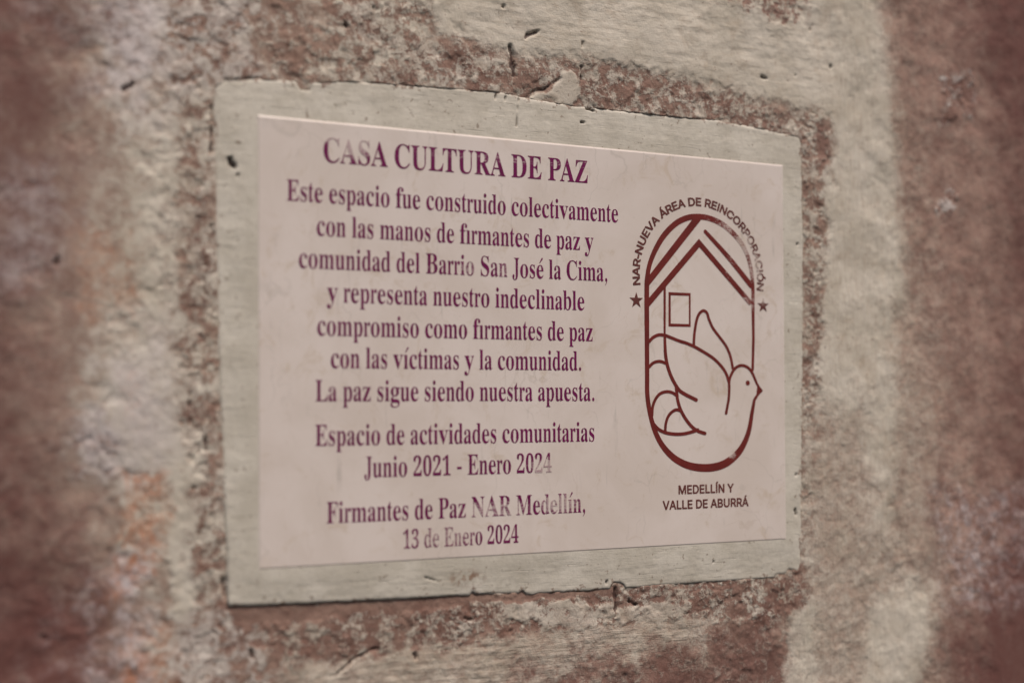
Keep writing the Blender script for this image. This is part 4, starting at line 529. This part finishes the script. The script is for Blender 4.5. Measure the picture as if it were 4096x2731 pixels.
def film(name, sd_fn, lo, hi, parent, proud, step=0.22, material=None):
    """the area where sd_fn < 0 (mm), cut cleanly along its outline, as a thin layer of paint"""
    gx = np.arange(lo[0], hi[0], step, dtype=np.float32); gz = np.arange(lo[1], hi[1], step, dtype=np.float32)
    Xg, Zg = np.meshgrid(gx, gz)
    D = sd_fn(Xg, Zg)
    bm = bmesh.new(); vs = {}
    def vert(key, x, z):
        if key not in vs: vs[key] = bm.verts.new((x * .001, -proud * .001, z * .001))
        return vs[key]
    ins = D < 0
    anyin = ins[:-1, :-1] | ins[:-1, 1:] | ins[1:, 1:] | ins[1:, :-1]
    for j, i in zip(*np.nonzero(anyin)):
        cs = [(j, i), (j, i + 1), (j + 1, i + 1), (j + 1, i)]
        poly = []
        for k in range(4):
            a_, b_ = cs[k], cs[(k + 1) % 4]
            da, db = D[a_], D[b_]
            if da < 0: poly.append(vert(a_, gx[a_[1]], gz[a_[0]]))
            if (da < 0) != (db < 0):
                t = float(da / (da - db)); t = min(max(t, 0.02), 0.98)
                poly.append(vert(tuple(sorted((a_, b_))), gx[a_[1]] + (gx[b_[1]] - gx[a_[1]]) * t, gz[a_[0]] + (gz[b_[0]] - gz[a_[0]]) * t))
        if len(poly) >= 3:
            try: bm.faces.new(poly)
            except ValueError: pass
    ext = bmesh.ops.extrude_face_region(bm, geom=list(bm.faces))
    for v in ext['geom']:
        if isinstance(v, bmesh.types.BMVert): v.co.y = 0.0002
    bmesh.ops.recalc_face_normals(bm, faces=bm.faces)
    me = bpy.data.meshes.new(name); bm.to_mesh(me); bm.free()
    return link(name, me, material or MAT_EMBLEM, parent)

def taper(lines, polys=(), sub=6):
    """distance to strokes of changing width, joined with filled outlines"""
    segs = []
    for ln in lines:
        pts = [(x, z, w * 1.1) for x, z, w in spline_pts(ln, sub)]
        segs += list(zip(pts, pts[1:]))
    def fn(X, Z):
        d = np.full(X.shape, 1e3, np.float32)
        for (ax, az, aw), (bx_, bz_, bw) in segs:
            ex, ez = bx_ - ax, bz_ - az
            t = np.clip(((X - ax) * ex + (Z - az) * ez) / (ex * ex + ez * ez + 1e-9), 0, 1)
            d = np.minimum(d, np.hypot(X - ax - t * ex, Z - az - t * ez) - (aw + (bw - aw) * t) / 2)
        for p_ in polys: d = np.minimum(d, sd_poly(X, Z, p_))
        return d
    return fn

def letters(groups, grow):
    """groups of overlapping outlines, one per letter; grow thickens the strokes (mm)"""
    def fn(X, Z):
        D = np.full(X.shape, 1e3, np.float32)
        gx, gz = X[0], Z[:, 0]
        for cs in groups:
            px = [p_[0] for c in cs for p_ in c]; pz = [p_[1] for c in cs for p_ in c]
            if not px: continue
            i0, i1 = np.searchsorted(gx, [min(px) - 1, max(px) + 1]); j0, j1 = np.searchsorted(gz, [min(pz) - 1, max(pz) + 1])
            s_ = (slice(j0, j1), slice(i0, i1)); x, z = X[s_], Z[s_]
            d = np.full(x.shape, 1e3, np.float32); wind = np.zeros(x.shape, np.int32)
            for c in cs:
                for (ax, az), (bx_, bz_) in zip(c, c[1:] + c[:1]):
                    ex, ez = bx_ - ax, bz_ - az
                    t = np.clip(((x - ax) * ex + (z - az) * ez) / (ex * ex + ez * ez + 1e-9), 0, 1)
                    d = np.minimum(d, np.hypot(x - ax - t * ex, z - az - t * ez))
                    if abs(ez) > 1e-9:
                        right = x < (z - az) * ex / ez + ax
                        wind += ((az <= z) & (bz_ > z) & right).astype(np.int32) - ((bz_ <= z) & (az > z) & right)
            D[s_] = np.minimum(D[s_], np.where(wind != 0, -d, d) - grow)
        return D
    return fn

LINES = [  # text, left, right, baseline, cap height (mm), bold
    ('CASA CULTURA DE PAZ', -171.9, 35.4, 121.8, 16.6, True),
    ('Este espacio fue construido colectivamente', -197.7, 61.6, 94.0, 14.2, False),
    ('con las manos de firmantes de paz y', -176.7, 40.0, 71.6, 14.2, False),
    ('comunidad del Barrio San José la Cima,', -189.2, 51.7, 49.3, 14.2, False),
    ('y representa nuestro indeclinable', -169.3, 31.7, 27.1, 14.2, False),
    ('compromiso como firmantes de paz', -176.1, 38.7, 4.4, 14.2, False),
    ('con las víctimas y la comunidad.', -166.5, 28.6, -17.3, 14.2, False),
    ('La paz sigue siendo nuestra apuesta.', -177.3, 39.7, -39.6, 14.2, False),
    ('Espacio de actividades comunitarias', -177.4, 39.5, -69.4, 14.2, False),
    ('Junio 2021 - Enero 2024', -142.2, 3.4, -91.3, 14.2, False),
    ('Firmantes de Paz NAR Medellín,', -169.2, 31.2, -121.1, 14.2, False),
    ('13 de Enero 2024', -113.7, -24.2, -140.6, 13.2, False)]
for text, x0, x1, zb, cap, bold in LINES:
    loops = serif_line(text, bold)
    lo = min(p_[0] for c in loops for p_ in c); hi = max(p_[0] for c in loops for p_ in c)
    sx = (x1 - x0) / (hi - lo); sy = cap / 0.455
    loops = [[(x0 + (x - lo) * sx, zb + y * sy) for x, y in c] for c in loops]
    filled('title_lettering' if bold else 'text_line', loops, MAT_LETTER, plaque, 0.18, 0.0 if bold else -0.06)

def sans_line(text, x0, x1, zb, cap, name):
    x, groups = 0.0, []
    for ch in text:
        adv, cs = sans_glyph(ch)
        groups.append([[(px + x, py) for px, py in c] for c in cs]); x += adv
    lo = min(p_[0] for g_ in groups for c in g_ for p_ in c); hi = max(p_[0] for g_ in groups for c in g_ for p_ in c)
    sx = (x1 - x0) / (hi - lo); sy = cap / 0.509
    groups = [[[(x0 + (px - lo) * sx, zb + py * sy) for px, py in c] for c in g_] for g_ in groups]
    film(name, letters(groups, 0.27), (x0 - 2, zb - 2), (x1 + 2, zb + cap + 3.5), plaque, 0.18, 0.2, MAT_SMALL)

sans_line('MEDELLÍN Y', 113.9, 165.0, -110.4, 6.3, 'caption_lettering')
sans_line('VALLE DE ABURRÁ', 99.4, 179.0, -121.7, 6.3, 'caption_lettering')

# ------------------------------------------------------------------ the emblem
LO, HI = (82, -98), (198, 112)
emblem = film('emblem', taper(EMBLEM['outline']), LO, HI, plaque, 0.16)
emblem['label'] = 'oxide red capsule shaped emblem outline'
film('house_roof', taper([EMBLEM['beam']], EMBLEM['roof']), (82, 0), (192, 112), emblem, 0.20)
wo, wi = EMBLEM['window']
film('window_outline', lambda X, Z: np.maximum(sd_poly(X, Z, wo), -sd_poly(X, Z, wi)), (90, 10), (140, 70), emblem, 0.18)
dove = film('dove', taper(EMBLEM['dove'], EMBLEM['beak']), LO, HI, emblem, 0.24)
(ec, ew), = EMBLEM['eye']
filled('eye', [circle(ec[0], ec[1], ew * 0.6, 20)], MAT_EMBLEM, emblem, 0.2)
for s_ in EMBLEM['stars']:
    filled('star', [s_], MAT_SMALL, emblem, 0.2)

# lettering round the arch
ARC = 'NAR-NUEVA ÁREA DE REINCORPORACIÓN'
CX, CZ, RAD, CAPH = 135.4, 56.0, 55.2, 6.0
A0, A1 = math.radians(188.3), math.radians(-8.6)
adv = [sans_glyph(c)[0] for c in ARC]
total = sum(adv); groups = []; x = 0.0
sc = CAPH / 0.509
span = (A0 - A1) * (RAD + CAPH * 0.35)
kx = span / (total - 0.08)
for ch, ad in zip(ARC, adv):
    _, cs = sans_glyph(ch)
    mid = x + ad / 2 - 0.04
    ang = A0 - (A0 - A1) * mid / (total - 0.08)
    tx, tz = math.sin(ang), -math.cos(ang)          # tangent, clockwise
    nx, nz = math.cos(ang), math.sin(ang)
    groups.append([])
    for c in cs:
        groups[-1].append([(CX + nx * (RAD + py * sc) + tx * (px - ad / 2) * kx * 1.03, CZ + nz * (RAD + py * sc) + tz * (px - ad / 2) * kx * 1.03) for px, py in c])
    x += ad
film('arc_lettering', letters(groups, 0.34), (70, 36), (203, 124), emblem, 0.18, 0.2, MAT_SMALL)
